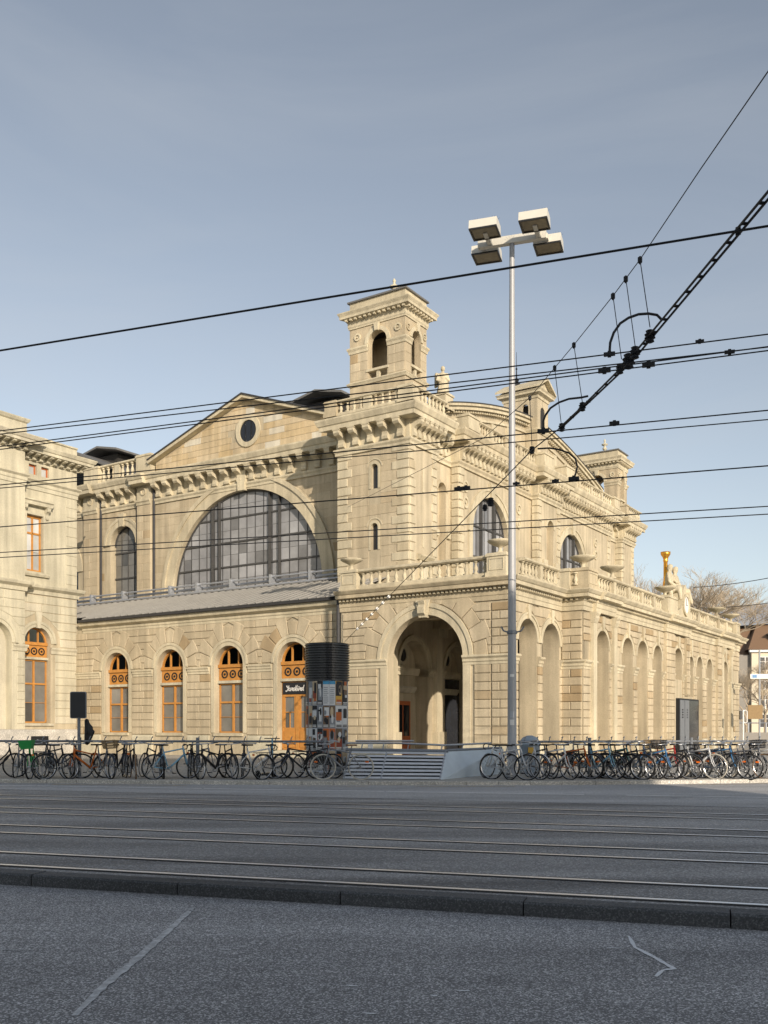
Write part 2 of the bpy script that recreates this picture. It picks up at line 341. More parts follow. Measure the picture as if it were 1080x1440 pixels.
def clip(poly, region):                    # Sutherland-Hodgman, region convex counter-clockwise
    out = list(poly)
    for i in range(len(region)):
        a, b = region[i], region[(i+1) % len(region)]; src, out = out, []
        if not src: break
        side = lambda p: (b[0]-a[0])*(p[1]-a[1])-(b[1]-a[1])*(p[0]-a[0])
        for j in range(len(src)):
            p, q = src[j-1], src[j]; sp, sq = side(p), side(q)
            if (sp >= 0) != (sq >= 0): t = sp/(sp-sq); out.append((p[0]+(q[0]-p[0])*t, p[1]+(q[1]-p[1])*t))
            if sq >= 0: out.append(q)
    return out
def arch_region(c, hw, zb, zs, n=28):
    return [(c-hw, zb), (c+hw, zb)] + [(c+hw*math.cos(math.pi*i/n), zs+hw*math.sin(math.pi*i/n)) for i in range(n+1)]

# building frame: corner of the arcade nearest the camera
O2 = Vector((5.10, 38.49, 0)); ROT = math.atan2(-.5507, .8347)
def w_of(u, v, z=0): return O2 + Vector((-.8347, .5507, 0))*u + Vector((.5507, .8347, 0))*v + Vector((0, 0, z))

# ---------------------------------------------------------------- ground
RD = Vector((.952, -.306, 0)).normalized(); RN = Vector((.306, .952, 0)).normalized()     # along and across the tram tracks
ZN, ZT = -.218, -.10                       # foreground road, tram bed
def across(Y0): return RN.dot(Vector((0, Y0, 0)))    # offset of the track-parallel line through (0, Y0)
def strip(o0, o1, z, a0=-60, a1=60, n=1):
    vs = []; fs = []
    for i in range(n+1):
        a = a0+(a1-a0)*i/n
        vs += [tuple(RD*a+RN*o0+Vector((0, 0, z))), tuple(RD*a+RN*o1+Vector((0, 0, z)))]
    for i in range(n): fs.append((2*i, 2*i+2, 2*i+3, 2*i+1))
    return MB().add(vs, fs)
MB().add([(-900, -900, -.235), (900, -900, -.235), (900, 1500, -.235), (-900, 1500, -.235)], [(0, 1, 2, 3)]).build('ground', M['asph_lane'], kind='structure')
OK = across(8.85)                          # near kerb line
strip(-60, OK, ZN, n=40).build('road', M['asph_near'], kind='structure')
KERB_P = [(-40, 29.3), (-14, 26.7), (-10.4, 26.4), (-5, 25.7), (0, 25.35), (4, 25.35), (7, 25.75), (10.5, 26.5), (16, 28.2), (40, 37)]
def kerb_y(x):
    for (x0, y0), (x1, y1) in zip(KERB_P, KERB_P[1:]):
        if x0 <= x <= x1: return y0+(y1-y0)*(x-x0)/(x1-x0)
    return KERB_P[-1][1]
mb = MB(); xs = [-40+i*2 for i in range(41)]
kk = OK+.22
vs = []
for x in xs: vs += [(x, (kk - RN.x*x)/RN.y, ZT), (x, kerb_y(x)+.02, ZT)]
mb.add(vs, [(2*i, 2*i+2, 2*i+3, 2*i+1) for i in range(len(xs)-1)]); mb.build('tram_road', M['asph_tram'], kind='structure')
OL = across(20.7)
mb = MB(); vs = []
for x in xs: vs += [(x, (OL - RN.x*x)/RN.y, ZT+.004), (x, max(kerb_y(x), (OL - RN.x*x)/RN.y+.5), ZT+.004)]
mb.add(vs, [(2*i, 2*i+2, 2*i+3, 2*i+1) for i in range(len(xs)-1)]); mb.build('lane', M['asph_lane'], kind='structure')
mb = MB(); vs = []
for x in xs: vs += [(x, kerb_y(x)+.25, 0), (x, 140, 0)]
mb.add(vs, [(2*i, 2*i+2, 2*i+3, 2*i+1) for i in range(len(xs)-1)])
mb.add([(40, 37.25, 0), (400, 200, 0), (400, 400, 0), (40, 400, 0)], [(0, 1, 2, 3)]); mb.add([(-40, 140, 0), (40, 140, 0), (40, 400, 0), (-40, 400, 0)], [(0, 1, 2, 3)])
mb.build('pavement', M['pave'], kind='structure')
# near kerb of long granite stones
nk = thing('near_kerb', None, None, tuple(RN*OK)); nk['kind'] = 'structure'
ang = math.atan2(RD.y, RD.x)
fk = FW((0, 0, 0), ang)
a = -11.9
while a < 12:
    L = random.choice((1.72, 1.8, 1.76)); zt = ZT + random.uniform(.002, .012); jj = random.uniform(-.006, .006)
    MB().prof(fk, a+.006, a+L-.006, [(0+jj, ZN-.05), (jj, zt-.02), (jj-.02, zt), (jj-.26, zt), (jj-.26, ZN-.05)]).build('kerb_stone', M['granite'], nk)
    a += L
# far kerb stones
fkr = thing('far_kerb', None, None, (0, 25.4, 0)); fkr['kind'] = 'structure'
x = -12.
while x < 14:
    L = .88 + random.uniform(-.06, .08); x1 = x+L
    y0, y1 = kerb_y(x), kerb_y(x1); a = math.atan2(y1-y0, x1-x); LL = math.hypot(x1-x, y1-y0)
    ff = FW((x, y0-25.4, 0), a); j = random.uniform(-.008, .008)
    MB().prof(ff, .006, LL-.006, [(j, ZT-.03), (j, .0), (j-.02, .012), (j-.26, .012), (j-.26, ZT-.03)]).build('kerb_stone', M['granite_pale'], fkr)
    x = x1
# tram tracks: pairs of grooved rails flush in the asphalt
for i, Y0 in enumerate((10.36, 13.24, 16.12, 19.0)):
    t = tag(thing('tram_track', None, None, (0, Y0, 0)), None, kind='structure')
    for dy in (0, -.96):
        o = across(Y0+dy) - across(Y0)
        for nm, w0, w1, m, dz in (('rail', -.04, .04, 'steelrail', .006), ('groove', -.115, -.042, 'groove', .005), ('seam', .045, .075, 'groove', .0045)):
            vs = [RD*a_ + RN*(o+w) + Vector((0, 0, ZT+dz)) for a_ in (-45, 45) for w in (w0, w1)]
            MB().add(vs, [(0, 2, 3, 1)]).build(nm, M[m], t)
# lane markings
lm = thing('lane_marking', None, None, (0, 22.9, ZT)); lm['kind'] = 'structure'
x = -22.
while x < 16:
    L = random.choice((4.5, 6., 3.2)); o0 = across(22.9)
    p = [(x, 22.9-.235*x), (x+L, 22.9-.235*(x+L))]
    MB().add([(q[0], q[1]-22.9+w-.05, .009) for q in p for w in (0, .13)], [(0, 2, 3, 1)]).build('white_line', M['line_white'], lm)
    x += L + random.choice((.05, .4, .9))
yl = thing('yellow_marking', None, None, (0, 24.9, ZT)); yl['kind'] = 'structure'
for x0, x1 in ((-8.9, -5.2), (-2.6, -.4), (.8, 3.4), (8, 14)):
    n = 4; vs = []
    for i in range(n+1):
        x = x0+(x1-x0)*i/n
        for w in (.42, .54): vs.append((x, kerb_y(x)-w-24.9, .009))
    MB().add(vs, [(2*i, 2*i+2, 2*i+3, 2*i+1) for i in range(n)]).build('yellow_line', M['line_yellow'], yl)
def scuff(name, pts, w, m):
    vs = []; n = len(pts); fs = []; q = []
    P = [gp(px, py, ZN+.005) for px, py in pts]
    D = []
    for i in range(n-1):
        k = max(2, int((P[i+1]-P[i]).length/.06))
        for j in range(k): D.append(P[i].lerp(P[i+1], j/k))
    D.append(P[-1])
    for i, p in enumerate(D):
        d = (D[min(i+1, len(D)-1)]-D[max(i-1, 0)]).normalized(); s = Vector((-d.y, d.x, 0))
        ww = w*random.uniform(.6, 1.1)*(.35+.65*math.sin(math.pi*(i+.6)/(len(D)+.2))**.4)
        vs += [p+s*ww, p-s*ww*random.uniform(.7, 1.1)]
    o = MB().add(vs, [(2*i, 2*i+2, 2*i+3, 2*i+1) for i in range(len(D)-1)]).build(name, m); o['kind'] = 'structure'
scuff('faded_line_mark', [(272, 1276), (228, 1316), (190, 1350), (148, 1384), (104, 1428)], .04, M['chalk'])
scuff('chalk_line_mark', [(884, 1316), (893, 1332), (922, 1347), (948, 1362), (932, 1364), (922, 1373)], .022, M['chalk2'])
for px, py, L in ((650, 1392, 10), (318, 1334, 7), (520, 1424, 8), (20, 1335, 30), (270, 1280, 6), (495, 1385, 8), (865, 1332, 10), (610, 1399, 5)):
    scuff('paint_fleck_mark', [(px-L, py), (px, py+1), (px+L, py+1)], .012, M['chalk2'] if L < 20 else M['chalk'])

# ---------------------------------------------------------------- masonry store: largest stones become parts, the rest one joined part
STORE = {}
def put(key, fr, q, d1, ch, root):
    cs = sum(p[0] for p in q)/len(q); cz = sum(p[1] for p in q)/len(q)
    w = max(p[0] for p in q)-min(p[0] for p in q); h = max(p[1] for p in q)-min(p[1] for p in q)
    if w < .03 or h < .03: return
    STORE.setdefault(key, []).append((fr, q, cs, cz, w, h, d1, ch))
def flush(key, name, m, root, off, limit=290):
    L = STORE.get(key, [])
    def size(e):
        fr, q, cs, cz, w, h, d1, ch = e
        p = fr(cs, cz, 0); wp = w_of(-(p[0]+off[0]), p[1]+off[1], p[2])
        px = CX+F*wp.x/wp.y
        if px < -20 or px > 1100: return 0
        fx = .9 if isinstance(fr, FL) else max(.12, .52 - (p[1]+off[1])*.008)
        return w*fx*h/wp.y**2
    L = sorted(L, key=size, reverse=True)
    cache = {}
    rest = MB()
    for i, e in enumerate(L):
        fr, q, cs, cz, w, h, d1, ch = e
        if i < limit:
            rel = tuple((round(p[0]-cs, 2), round(p[1]-cz, 2)) for p in q); k = (rel, round(d1, 3), ch, fr.sg)
            if k not in cache:
                mb = MB(); mb.frustum(lambda s, z, d: (s*fr.sg, -d, z), list(rel), -.04, d1, ch); cache[k] = mb.mesh(name)
            obj(name, cache[k], m, root, fr(cs, cz, 0), fr.rot)
        else: rest.frustum(fr, q, -.04, d1, ch, random.random()*.999+.0005)
    if rest.v: rest.build('distant_'+name+'s', m, root, kind='stuff')
def ashlar(key, fr, s0, s1, z0, z1, ch_h, lens, holes=(), d1=.062, ch=.024, gap=.012, root=None, jitter=0):
    """courses of blocks; holes: (c, hw, zb, zs, Rv) arched keep-out, Rv = outer radius at the arch, or ('r', a, b, z0, z1)"""
    n = max(1, round((z1-z0)/ch_h)); hh = (z1-z0)/n
    for r in range(n):
        a, b = z0+r*hh, z0+(r+1)*hh; mid = (a+b)/2
        cuts = []
        for h in holes:
            if h[0] == 'r':
                if h[3] < b-.02 and h[4] > a+.02: cuts.append((h[1], h[1], h[2], h[2]))
                continue
            c, hw, zb, zs, Rv = h
            if b <= zb+.02: continue
            def half(z):
                if z <= zs: return hw
                if z >= zs+Rv: return 0
                return max(math.sqrt(Rv*Rv-(z-zs)**2), 0)
            lo = hw if b <= zs+.01 else half(a) if a > zs-.01 else Rv if mid > zs else hw
            hi = half(b) if b > zs+.01 else hw
            if a < zs-.01 < b and mid > zs: lo = Rv
            if lo <= 0.001 and hi <= 0.001: continue
            cuts.append((c-lo, c-hi, c+lo, c+hi))
        cuts.sort(); segs = []; x0, x1 = s0, s0
        for c in cuts:
            segs.append((x0, x1, c[0], c[1])); x0, x1 = c[2], c[3]
        segs.append((x0, x1, s1, s1))
        for (la, lb, ra, rb) in segs:
            wa = min(ra, rb)-max(la, lb)
            if wa < .08: 
                if max(ra-la, rb-lb) < .2: continue
            L = lens[r % len(lens)]; k = max(1, round(max(wa, .1)/L))
            off = (r % 2)*.5 if k > 1 else 0
            bs = []
            m0, m1 = max(la, lb), min(ra, rb)
            for i in range(1, k):
                bs.append(m0 + (m1-m0)*min(.97, max(.03, (i-off*.5+.12)/k)) + (random.uniform(-jitter, jitter) if jitter else 0))
            edges = [(la, lb)] + [(t, t) for t in bs] + [(ra, rb)]
            for (p, q), (p2, q2) in zip(edges, edges[1:]):
                if p2-p < .05 and q2-q < .05: continue
                quad = [(p+gap, a+gap), (p2-gap, a+gap), (q2-gap, b-gap), (q+gap, b-gap)]
                if quad[1][0] <= quad[0][0]: quad = [((p+p2)/2, a+gap), quad[2], quad[3]]
                elif quad[2][0] <= quad[3][0]: quad = [quad[0], quad[1], ((q+q2)/2, b-gap)]
                put(key, fr, quad, d1 + random.uniform(-.004, .004), ch, root)
def voussoirs(key, fr, c, zs, r0, r1, n, d1=.065, ch=.024, gap=.014, skip_mid=False, a0=0., a1=math.pi):
    for i in range(n):
        if skip_mid and i == n//2: continue
        A, B = a0+(a1-a0)*i/n, a0+(a1-a0)*(i+1)/n; ga = gap/r0
        P = lambda r, t: (c+r*math.cos(t), zs+r*math.sin(t))
        lg = i % 2 == 1 and 0 < i < n-1; ro = r1 + (.24 if lg else 0); put(key, fr, [P(r0, A+ga), P(ro, A+gap/ro), P(ro, (A+B)/2), P(ro, B-gap/ro), P(r0, B-ga)], d1 + (.016 if lg else 0), ch, None)

# ---------------------------------------------------------------- station building
ST = thing('station_building', 'large sandstone station hall with corner tower, arcade, gable and huge arched windows', 'building', O2, ROT)
L0, LW, LT, LN = FL(0), FL(.35), FL(4.0), FL(6.2)
RA, RB, RU, RC = FR(0), FR(-1.0), FR(7.3), FR(7.8)
BALUSTER = None
def baluster_mesh(h, fat=.105, n=10, name='baluster'):
    mb = MB(); f0 = FW((0, 0, 0), 0)
    mb.box(f0, -fat, fat, 0, h*.1, -fat, fat); mb.box(f0, -fat*.95, fat*.95, h*.9, h, -fat*.95, fat*.95)
    mb.lathe((0, 0, 0), [(fat*.55, h*.08), (fat*.8, h*.14), (fat*.5, h*.2), (fat*.95, h*.38), (fat*.85, h*.5), (fat*.4, h*.72), (fat*.42, h*.78), (fat*.7, h*.84), (fat*.5, h*.92)], n)
    return mb.mesh(name, True)
BL = baluster_mesh(.56); BU = baluster_mesh(.52, .1, 8)
def balustrade(fr, s0, s1, z0, bh, me, sp, dc=-.2, w=.17, rail=.15, m0=0, m1=0, dies=(), root=ST, base=.2, die_w=.3):
    mb = MB(); zt = z0+base+bh
    mb.prof(fr, s0, s1, [(dc-w, z0), (dc+w, z0), (dc+w, z0+base-.04), (dc+w-.03, z0+base), (dc-w+.03, z0+base), (dc-w, z0+base-.04)])
    mb.prof(fr, s0, s1, [(dc-w+.02, zt), (dc+w-.02, zt), (dc+w+.04, zt+.05), (dc+w+.04, zt+rail-.03), (dc+w, zt+rail), (dc-w, zt+rail), (dc-w-.04, zt+.05)])
    mb.build('balustrade_rail', M['trim'], root)
    spans = []; x = s0
    for d in sorted(dies):
        spans.append((x, d-die_w)); x = d+die_w
        MB().box(fr, d-die_w, d+die_w, z0+base-.02, zt+.02, dc-w+.02, dc+w-.02).build('die', M['trim'], root)
    spans.append((x, s1))
    for a, b in spans:
        n = max(1, round((b-a)/sp))
        for i in range(n): obj('baluster', me, M['trim'], root, fr(a+(i+.5)*(b-a)/n, z0+base, dc), fr.rot)
def pier(fr, s0, s1, z0, z1, d0, d1, root=ST, panel=True):
    mb = MB(); mb.box(fr, s0, s1, z0, z1-.14, d0, d1); e = .05
    mb.box(fr, s0-e, s1+e, z0, z0+.18, d0-e, d1+e); mb.box(fr, s0-e, s1+e, z1-.14, z1-.05, d0-e, d1+e); mb.box(fr, s0-.01, s1+.01, z1-.05, z1, d0-.01, d1+.01)
    if panel: mb.ring  # plain die with a raised frame
    o = mb.build('pedestal', M['trim'], root)
    if panel:
        g = MB(); a, b, c, d = s0+.1, s1-.1, z0+.26, z1-.22
        for q in ((a, b, c, c+.03), (a, b, d-.03, d), (a, a+.03, c+.03, d-.03), (b-.03, b, c+.03, d-.03)): g.box(fr, *q, d1-.01, d1+.025)
        g.build('panel_frame', M['trim'], o)
URN = MB().lathe((0, 0, 0), [(.16, 0), (.17, .05), (.09, .09), (.065, .2), (.08, .24), (.2, .3), (.42, .4), (.5, .47), (.5, .5), (.44, .5), (.1, .44)], 16).mesh('urn', True)
def urn(fr, s, z, d, root=ST, sc=1.): o = obj('urn', URN, M['trim'], root, fr(s, z, d)); o.scale = (sc, sc, sc); return o
def console_mesh(w, dep, h):
    pts = [(0, 0), (.1*dep, 0), (.32*dep, .06*h), (.36*dep, .2*h), (.28*dep, .36*h), (.3*dep, .48*h), (.52*dep, .6*h), (.85*dep, .66*h), (1.*dep, .78*h), (dep, .92*h), (.94*dep, h), (0, h)]
    mb = MB(); mb.prof(lambda s, z, d: (s, -d, z), -w/2, w/2, pts)
    mb.prof(lambda s, z, d: (s, -d, z), -w*.62, w*.62, [(0, h*.93), (dep*1.03, h*.93), (dep*1.05, h*1.0), (0, h)])
    return mb.mesh('bracket')
CON = console_mesh(.34, .62, .84); CON_S = console_mesh(.26, .6, .84); CON_M = console_mesh(.3, .34, .3)
def consoles(fr, s0, s1, sp, z, d=.05, me=CON, root=ST):
    n = max(1, round((s1-s0)/sp)); 
    for i in range(n): obj('bracket', me, M['trim'], root, fr(s0+(i+.5)*(s1-s0)/n, z, d), fr.rot)
ENT_U = [(-.3, 14.98), (.1, 14.98), (.1, 15.1), (.17, 15.2), (.17, 15.29), (.05, 15.33), (.05, 16.16), (.68, 16.16), (.68, 16.36), (.74, 16.4), (.84, 16.62), (.84, 16.7), (-.3, 16.82)]
ENT_L = [(-.3, 6.58), (.07, 6.58), (.07, 6.76), (.1, 6.79), (.1, 6.97), (.14, 7.0), (.14, 7.11), (.42, 7.13), (.42, 7.27), (.47, 7.3), (.56, 7.42), (.56, 7.46), (-.3, 7.52)]
def entab(fr, s0, s1, P, m0=0, m1=0, root=ST, name='entablature', m='trim'):
    return MB().prof(fr, s0, s1, P, m0, m1).build(name, M[m], root)
DENT = MB()
def dentils(fr, s0, s1, z0=7.01, z1=7.1, d0=.13, d1=.27, w=.1, sp=.2):
    n = int((s1-s0)/sp)
    for i in range(n): DENT.box(fr, s0+(i+.25)*(s1-s0)/n, s0+(i+.25)*(s1-s0)/n+w, z0, z1, d0, d1)

# --- wing with four arched shop windows
WIN = [23.6, 19.55, 15.5, 11.45]; WR = .95; WZS = 4.5; WSILL = 1.15
ops = [(c, WR, WSILL if i < 3 else .35, WZS, True) for i, c in enumerate(WIN)]
MB().wall(LW, 8.3, 27.4, 0, 7.2, ops, .45, n=26).build('wing_wall', M['wall'], ST)
holes = [(c, WR+.3, WSILL if i < 3 else 0, WZS, WR+.34+.62) for i, c in enumerate(WIN)]
hol_low = [(c, WR+.3, 0, WZS, WR) for c in WIN]
ashlar('stone', LW, 8.45, 27.0, 1.05, 4.08, .39, (.78, .95), [(c, WR+.26, 0, 9, 1) for c in WIN], jitter=.04)
ashlar('stone', LW, 8.45, 27.0, 4.45, 6.6, .39, (.95, .8), [(c, WR+.35, 0, WZS, WR+.36+.60) for c in WIN], jitter=.05)
for i, c in enumerate(WIN):
    voussoirs('stone', LW, c, WZS, WR+.36, WR+.36+.60, 9)
    mb = MB(); mb.ring(LW, c, WZS, WR, WR+.22, -.02, .05); mb.ring(LW, c, WZS, WR+.2, WR+.34, -.02, .09)
    for sgn in (-1, 1): mb.box(LW, c+sgn*WR if sgn > 0 else c-WR-.22, c+WR+.22 if sgn > 0 else c-WR, WSILL if i < 3 else .35, WZS, -.02, .05)
    mb.build('archivolt', M['trim'], ST)
    MB().prof(LW, c-.95, c+.95, [(-.5, WSILL-.16), (.1, WSILL-.16), (.12, WSILL-.03), (-.5, WSILL)]).build('sill', M['trim'], ST) if i < 3 else MB().box(LW, c-1.1, c+1.1, .02, .34, -.4, .5).build('doorstep', M['pale'], ST)
ed = [8.42] + sum([[c-WR-.34, c+WR+.34] for c in sorted(WIN)], []) + [27.3]
for a, b in zip(ed[::2], ed[1::2]):
    IMP = [(-.05, 4.1), (.05, 4.1), (.05, 4.2), (.09, 4.24), (.09, 4.32), (.14, 4.38), (.14, 4.45), (-.05, 4.47)]
    MB().prof(LW, a, b, IMP).build('impost', M['trim'], ST)
    MB().prof(LW, a, b, [(-.1, 0), (.1, 0), (.1, .92), (.06, 1.02), (-.1, 1.04)]).build('plinth', M['pale'], ST)
MB().prof(LW, 8.45, 26.3, [(-.1, 6.6), (.06, 6.6), (.06, 6.72), (.1, 6.76), (.1, 6.88), (.32, 6.98), (.36, 7.1), (.36, 7.16), (-.1, 7.2)]).build('eaves_cornice', M['trim'], ST)
MB().prof(LW, 8.9, 26.15, [(.2, 7.17), (.52, 7.17), (.56, 7.3), (.2, 7.3)]).build('gutter', M['roof_dark'], ST)
# lean-to zinc roof with standing seams, pipes along its top
seg = []; u = 36.2
mb = MB(); vs = []; k = 0
while u > 8.38:
    for du_, h in ((0, 0), (.035, .05), (.07, 0)):
        v_ = -.22 if u < 26.2 else .45; vs += [(-(u-du_), v_, 7.3+h+(v_+.22)*.33), (-(u-du_), 6.2, 9.42+h)]; k += 1
    u -= .52
mb.add(vs, [(2*i, 2*i+2, 2*i+3, 2*i+1) for i in range(k-1)]); mb.build('lean_to_roof', M['roof_pale'], ST)
for v_, r_, dz in ((5.6, .075, .22), (5.25, .05, .5), (4.9, .06, .12)):
    MB().tube([(-36, v_, 7.3+(v_+.22)*.33+dz), (-11.6 if v_ > 5 else -11.8, v_, 7.3+(v_+.22)*.33+dz)], r_, 8).build('roof_pipe', M['galv'], ST)
for u in (31.5, 28.6, 24.6, 22.4, 19.8, 16.9, 14.2, 12.2):
    MB().cube(-u-.06, -u+.06, 5.1, 5.5, 8.95, 9.72).build('pipe_bracket', M['galv'], ST)
MB().tube([(-8.56, -.02, .1), (-8.56, -.02, 7.15)], .085, 10).build('downpipe', M['roof_dark'], ST)
LG = thing  # (alias kept short below)
def wood_window(fr, c, hw, zb, zs, root, kind='window', split=None):
    """orange timber window: fan light, frieze with three iron rings, two-light casement below"""
    d0, d1 = -.42, -.32; mb = MB(); e = .07
    zf0, zf1 = zs-.78, zs-.13          # frieze
    mb.ring(fr, c, zs-.02, hw-e, hw+.01, d0, d1)
    mb.box(fr, c-hw, c-hw+e, zb, zs, d0, d1); mb.box(fr, c+hw-e, c+hw, zb, zs, d0, d1)
    mb.box(fr, c-hw, c+hw, zf1, zs+.03, d0, d1+.1); mb.box(fr, c-hw, c+hw, zf0+.01, zf1-.01, d0, d1+.02)
    mb.box(fr, c-hw, c+hw, zb, zb+e, d0, d1)
    for x in (-hw*.36, hw*.36):
        mb.box(fr, c+x-.03, c+x+.03, zs+.03, zs+math.sqrt(hw*hw-x*x)-.02, d0, d1)
    zl = zf0-.14
    mb.box(fr, c-hw, c+hw, zl-e, zl, d0, d1)
    o = MB()
    if kind == 'window':
        mb.box(fr, c-.05, c+.05, zb+e, zl-e, d0, d1+.02)
        zt = zb + (zl-zb)*.62; mb.box(fr, c-hw+e, c+hw-e, zt-.045, zt+.045, d0, d1+.01)
        zm = zb + (zl-zb)*.32; mb.box(fr, c-hw+e, c+hw-e, zm-.012, zm+.012, d0+.02, d1-.01)
        cells = [(c-hw+e, c-.05, zb+e, zm-.012), (c+.05, c+hw-e, zb+e, zm-.012), (c-hw+e, c-.05, zm+.012, zt-.045), (c+.05, c+hw-e, zm+.012, zt-.045), (c-hw+e, c-.05, zt+.045, zl-e), (c+.05, c+hw-e, zt+.045, zl-e)]
    else:
        zd = zl-.62; mb.box(fr, c-hw+e, c+hw-e, zd-.1, zd, d0, d1+.02)
        mb.box(fr, c-.1, c+.1, zb, zd-.1, d0, d1+.02)
        for sgn in (-1, 1):
            x0, x1 = sorted((c+sgn*.1, c+sgn*(hw-e)))
            mb.box(fr, x0, x1, zb, zb+1.05, d0, d1-.02); mb.box(fr, x0, x0+.09, zb+1.05, zd-.1, d0, d1); mb.box(fr, x1-.09, x1, zb+1.05, zd-.1, d0, d1)
            mb.box(fr, x0+.06, x1-.06, zb+.1, zb+.9, d1-.02, d1+.015)
        cells = []
        for sgn in (-1, 1):
            x0, x1 = sorted((c+sgn*.1, c+sgn*(hw-e))); xm = (x0+x1)/2
            zz = zb+1.05+(zd-zb-1.15)*.5
            mb.box(fr, xm-.02, xm+.02, zb+1.05, zz, d0, d1-.02); mb.box(fr, x0, x1, zz-.02, zz+.02, d0, d1-.02)
            cells += [(x0+.09, xm-.02, zb+1.05, zz-.02), (xm+.02, x1-.09, zb+1.05, zz-.02), (x0+.09, x1-.09, zz+.02, zd-.1)]
    w = mb.build(kind, M['wood'], root)
    for a, b, p, q in cells: MB().box(fr, a, b, p, q, d0+.02, d1-.06).build('pane', M['glass'], w)
    reg = arch_region(c, hw-e, zs+.03, zs-.02)
    for a, b in ((-hw, -hw*.36-.03), (-hw*.36+.03, hw*.36-.03), (hw*.36+.03, hw)):
        pl = clip([(c+a, zs+.03), (c+b, zs+.03), (c+b, zs+hw), (c+a, zs+hw)], reg)
        if len(pl) > 2: MB().prism(fr, pl, d0+.02, d1-.06).build('pane', M['glass_dark'], w)
    for x in (-hw*.58, 0, hw*.58):
        g = MB(); g.ring(fr, c+x, (zf0+zf1)/2, .145, .205, d1, d1+.05, 0, 2*math.pi, 18); g.build('ring_ornament', M['iron'], w)
        MB().ring(fr, c+x, (zf0+zf1)/2, .001, .06, d1, d1+.05, 0, 2*math.pi, 10).build('boss', M['iron'], w)
    MB().box(fr, c-hw-.02, c+hw+.02, zf0-.13, zf0, d0, d1+.14).build('transom_sill', M['pale'], w)
    return w, (zl, d1)
for i, c in enumerate(WIN): w, q = wood_window(LW, c, WR-.02, WSILL if i < 3 else .36, WZS+.02, ST, 'window' if i < 3 else 'door')
# sign over the door, white script lettering on a dark board
zl, dd = q; c = WIN[3]
board = MB().box(LW, c-.82, c+.84, zl-.6, zl-.06, dd-.05, dd+.06).build('sign_board', M['black'], w)
GLY = {'Y': [[(0, .95), (.12, 1.0), (.2, .7), (.34, .62), (.5, .8), (.58, 1.02)], [(.58, 1.02), (.5, .5), (.36, .02), (.12, -.12), (.06, .05)]],
       'a': [[(.42, .5), (.25, .6), (.06, .42), (.06, .12), (.2, 0), (.38, .2), (.44, .55), (.4, .15), (.5, 0), (.6, .1)]],
       'r': [[(0, .1), (.12, .35), (.14, .62), (.26, .52), (.38, .56), (.36, .3), (.38, .08), (.5, .04)]],
       'd': [[(.42, .5), (.25, .58), (.06, .42), (.06, .12), (.2, 0), (.4, .2), (.54, 1.08), (.5, .5), (.46, .12), (.56, .0), (.66, .1)]],
       'b': [[(0, .1), (.16, .6), (.26, 1.08), (.14, .7), (.1, .12), (.24, 0), (.42, .16), (.42, .42), (.28, .54), (.14, .4)]],
       'i': [[(0, .1), (.12, .55), (.1, .12), (.2, 0), (.3, .1)], [(.16, .8), (.2, .84)]]}
x = .66
for ch, wd in (('Y', .62), ('a', .58), ('r', .46), ('d', .62), ('b', .46), ('i', .3), ('r', .46), ('d', .62)):
    g = MB()
    for st in GLY[ch]:
        P = [(c + x - px*.26 - pz*.05, zl-.45+pz*.24) for px, pz in st]
        for a, b in zip(P, P[1:]):
            L = math.hypot(b[0]-a[0], b[1]-a[1]) or 1; nx, nz = -(b[1]-a[1])/L*.017, (b[0]-a[0])/L*.017; ex, ez = (b[0]-a[0])/L*.012, (b[1]-a[1])/L*.012
            g.prism(LW, [(a[0]-ex+nx, a[1]-ez+nz), (b[0]+ex+nx, b[1]+ez+nz), (b[0]+ex-nx, b[1]+ez-nz), (a[0]-ex-nx, a[1]-ez-nz)], dd+.06, dd+.075)
    g.build('letter', M['white'], w); x -= wd*.26

# --- corner arcade (ground floor)
AC, AR, AZ = 4.05, 1.87, 4.32
TH = .8
mb = MB(); mb.wall(L0, 0, 8.4, 0, 7.4, [(AC, AR, .05, AZ, True)], .45, True, n=36)
mb.build('arcade_front_wall', M['wall'], ST)
holeA = (AC, AR+.06, 0, 9, 1)
ashlar('stone', L0, .9, 8.3, .75, 4.0, .352, (.9, 1.1), [(AC, AR+.52, 0, 9, 1)], jitter=.05)
ashlar('stone', L0, .02, .86, .75, 4.0, .352, (.5, .9), [])
ashlar('stone', L0, .9, 8.3, 4.42, 6.5, .348, (.85, 1.0), [(AC, AR+.55, 0, AZ, AR+.54+.62)], jitter=.05)
ashlar('stone', L0, .02, .86, 4.42, 6.5, .348, (.5, .9), [])
voussoirs('stone', L0, AC, AZ, AR+.54, AR+.54+.62, 13, skip_mid=True)
mb = MB(); mb.ring(L0, AC, AZ, AR, AR+.34, -.03, .06, n=40); mb.ring(L0, AC, AZ, AR+.32, AR+.5, -.03, .11, n=40)
for a, b in ((AC-AR-.36, AC-AR), (AC+AR, AC+AR+.36)): mb.box(L0, a, b, .7, 4.0, -.03, .05)
mb.build('archivolt', M['trim'], ST)
key = MB(); key.prism(L0, [(AC-.17, AZ+AR-.12), (AC+.17, AZ+AR-.12), (AC+.34, AZ+AR+.62), (AC-.34, AZ+AR+.62)], -.1, .2)
key.prof(L0, AC-.16, AC+.16, [(.2, AZ+AR-.05), (.34, AZ+AR+.05), (.36, AZ+AR+.3), (.26, AZ+AR+.42), (.34, AZ+AR+.56), (.2, AZ+AR+.62)])
key.build('keystone', M['trim'], ST)
IMP2 = [(-.05, 4.0), (.06, 4.0), (.06, 4.1), (.1, 4.14), (.1, 4.24), (.18, 4.32), (.18, 4.4), (-.05, 4.42)]
MB().prof(L0, 0, AC-AR, IMP2, -1, 0).build('impost', M['trim'], ST); MB().prof(L0, AC+AR, 8.4, IMP2).build('impost', M['trim'], ST)
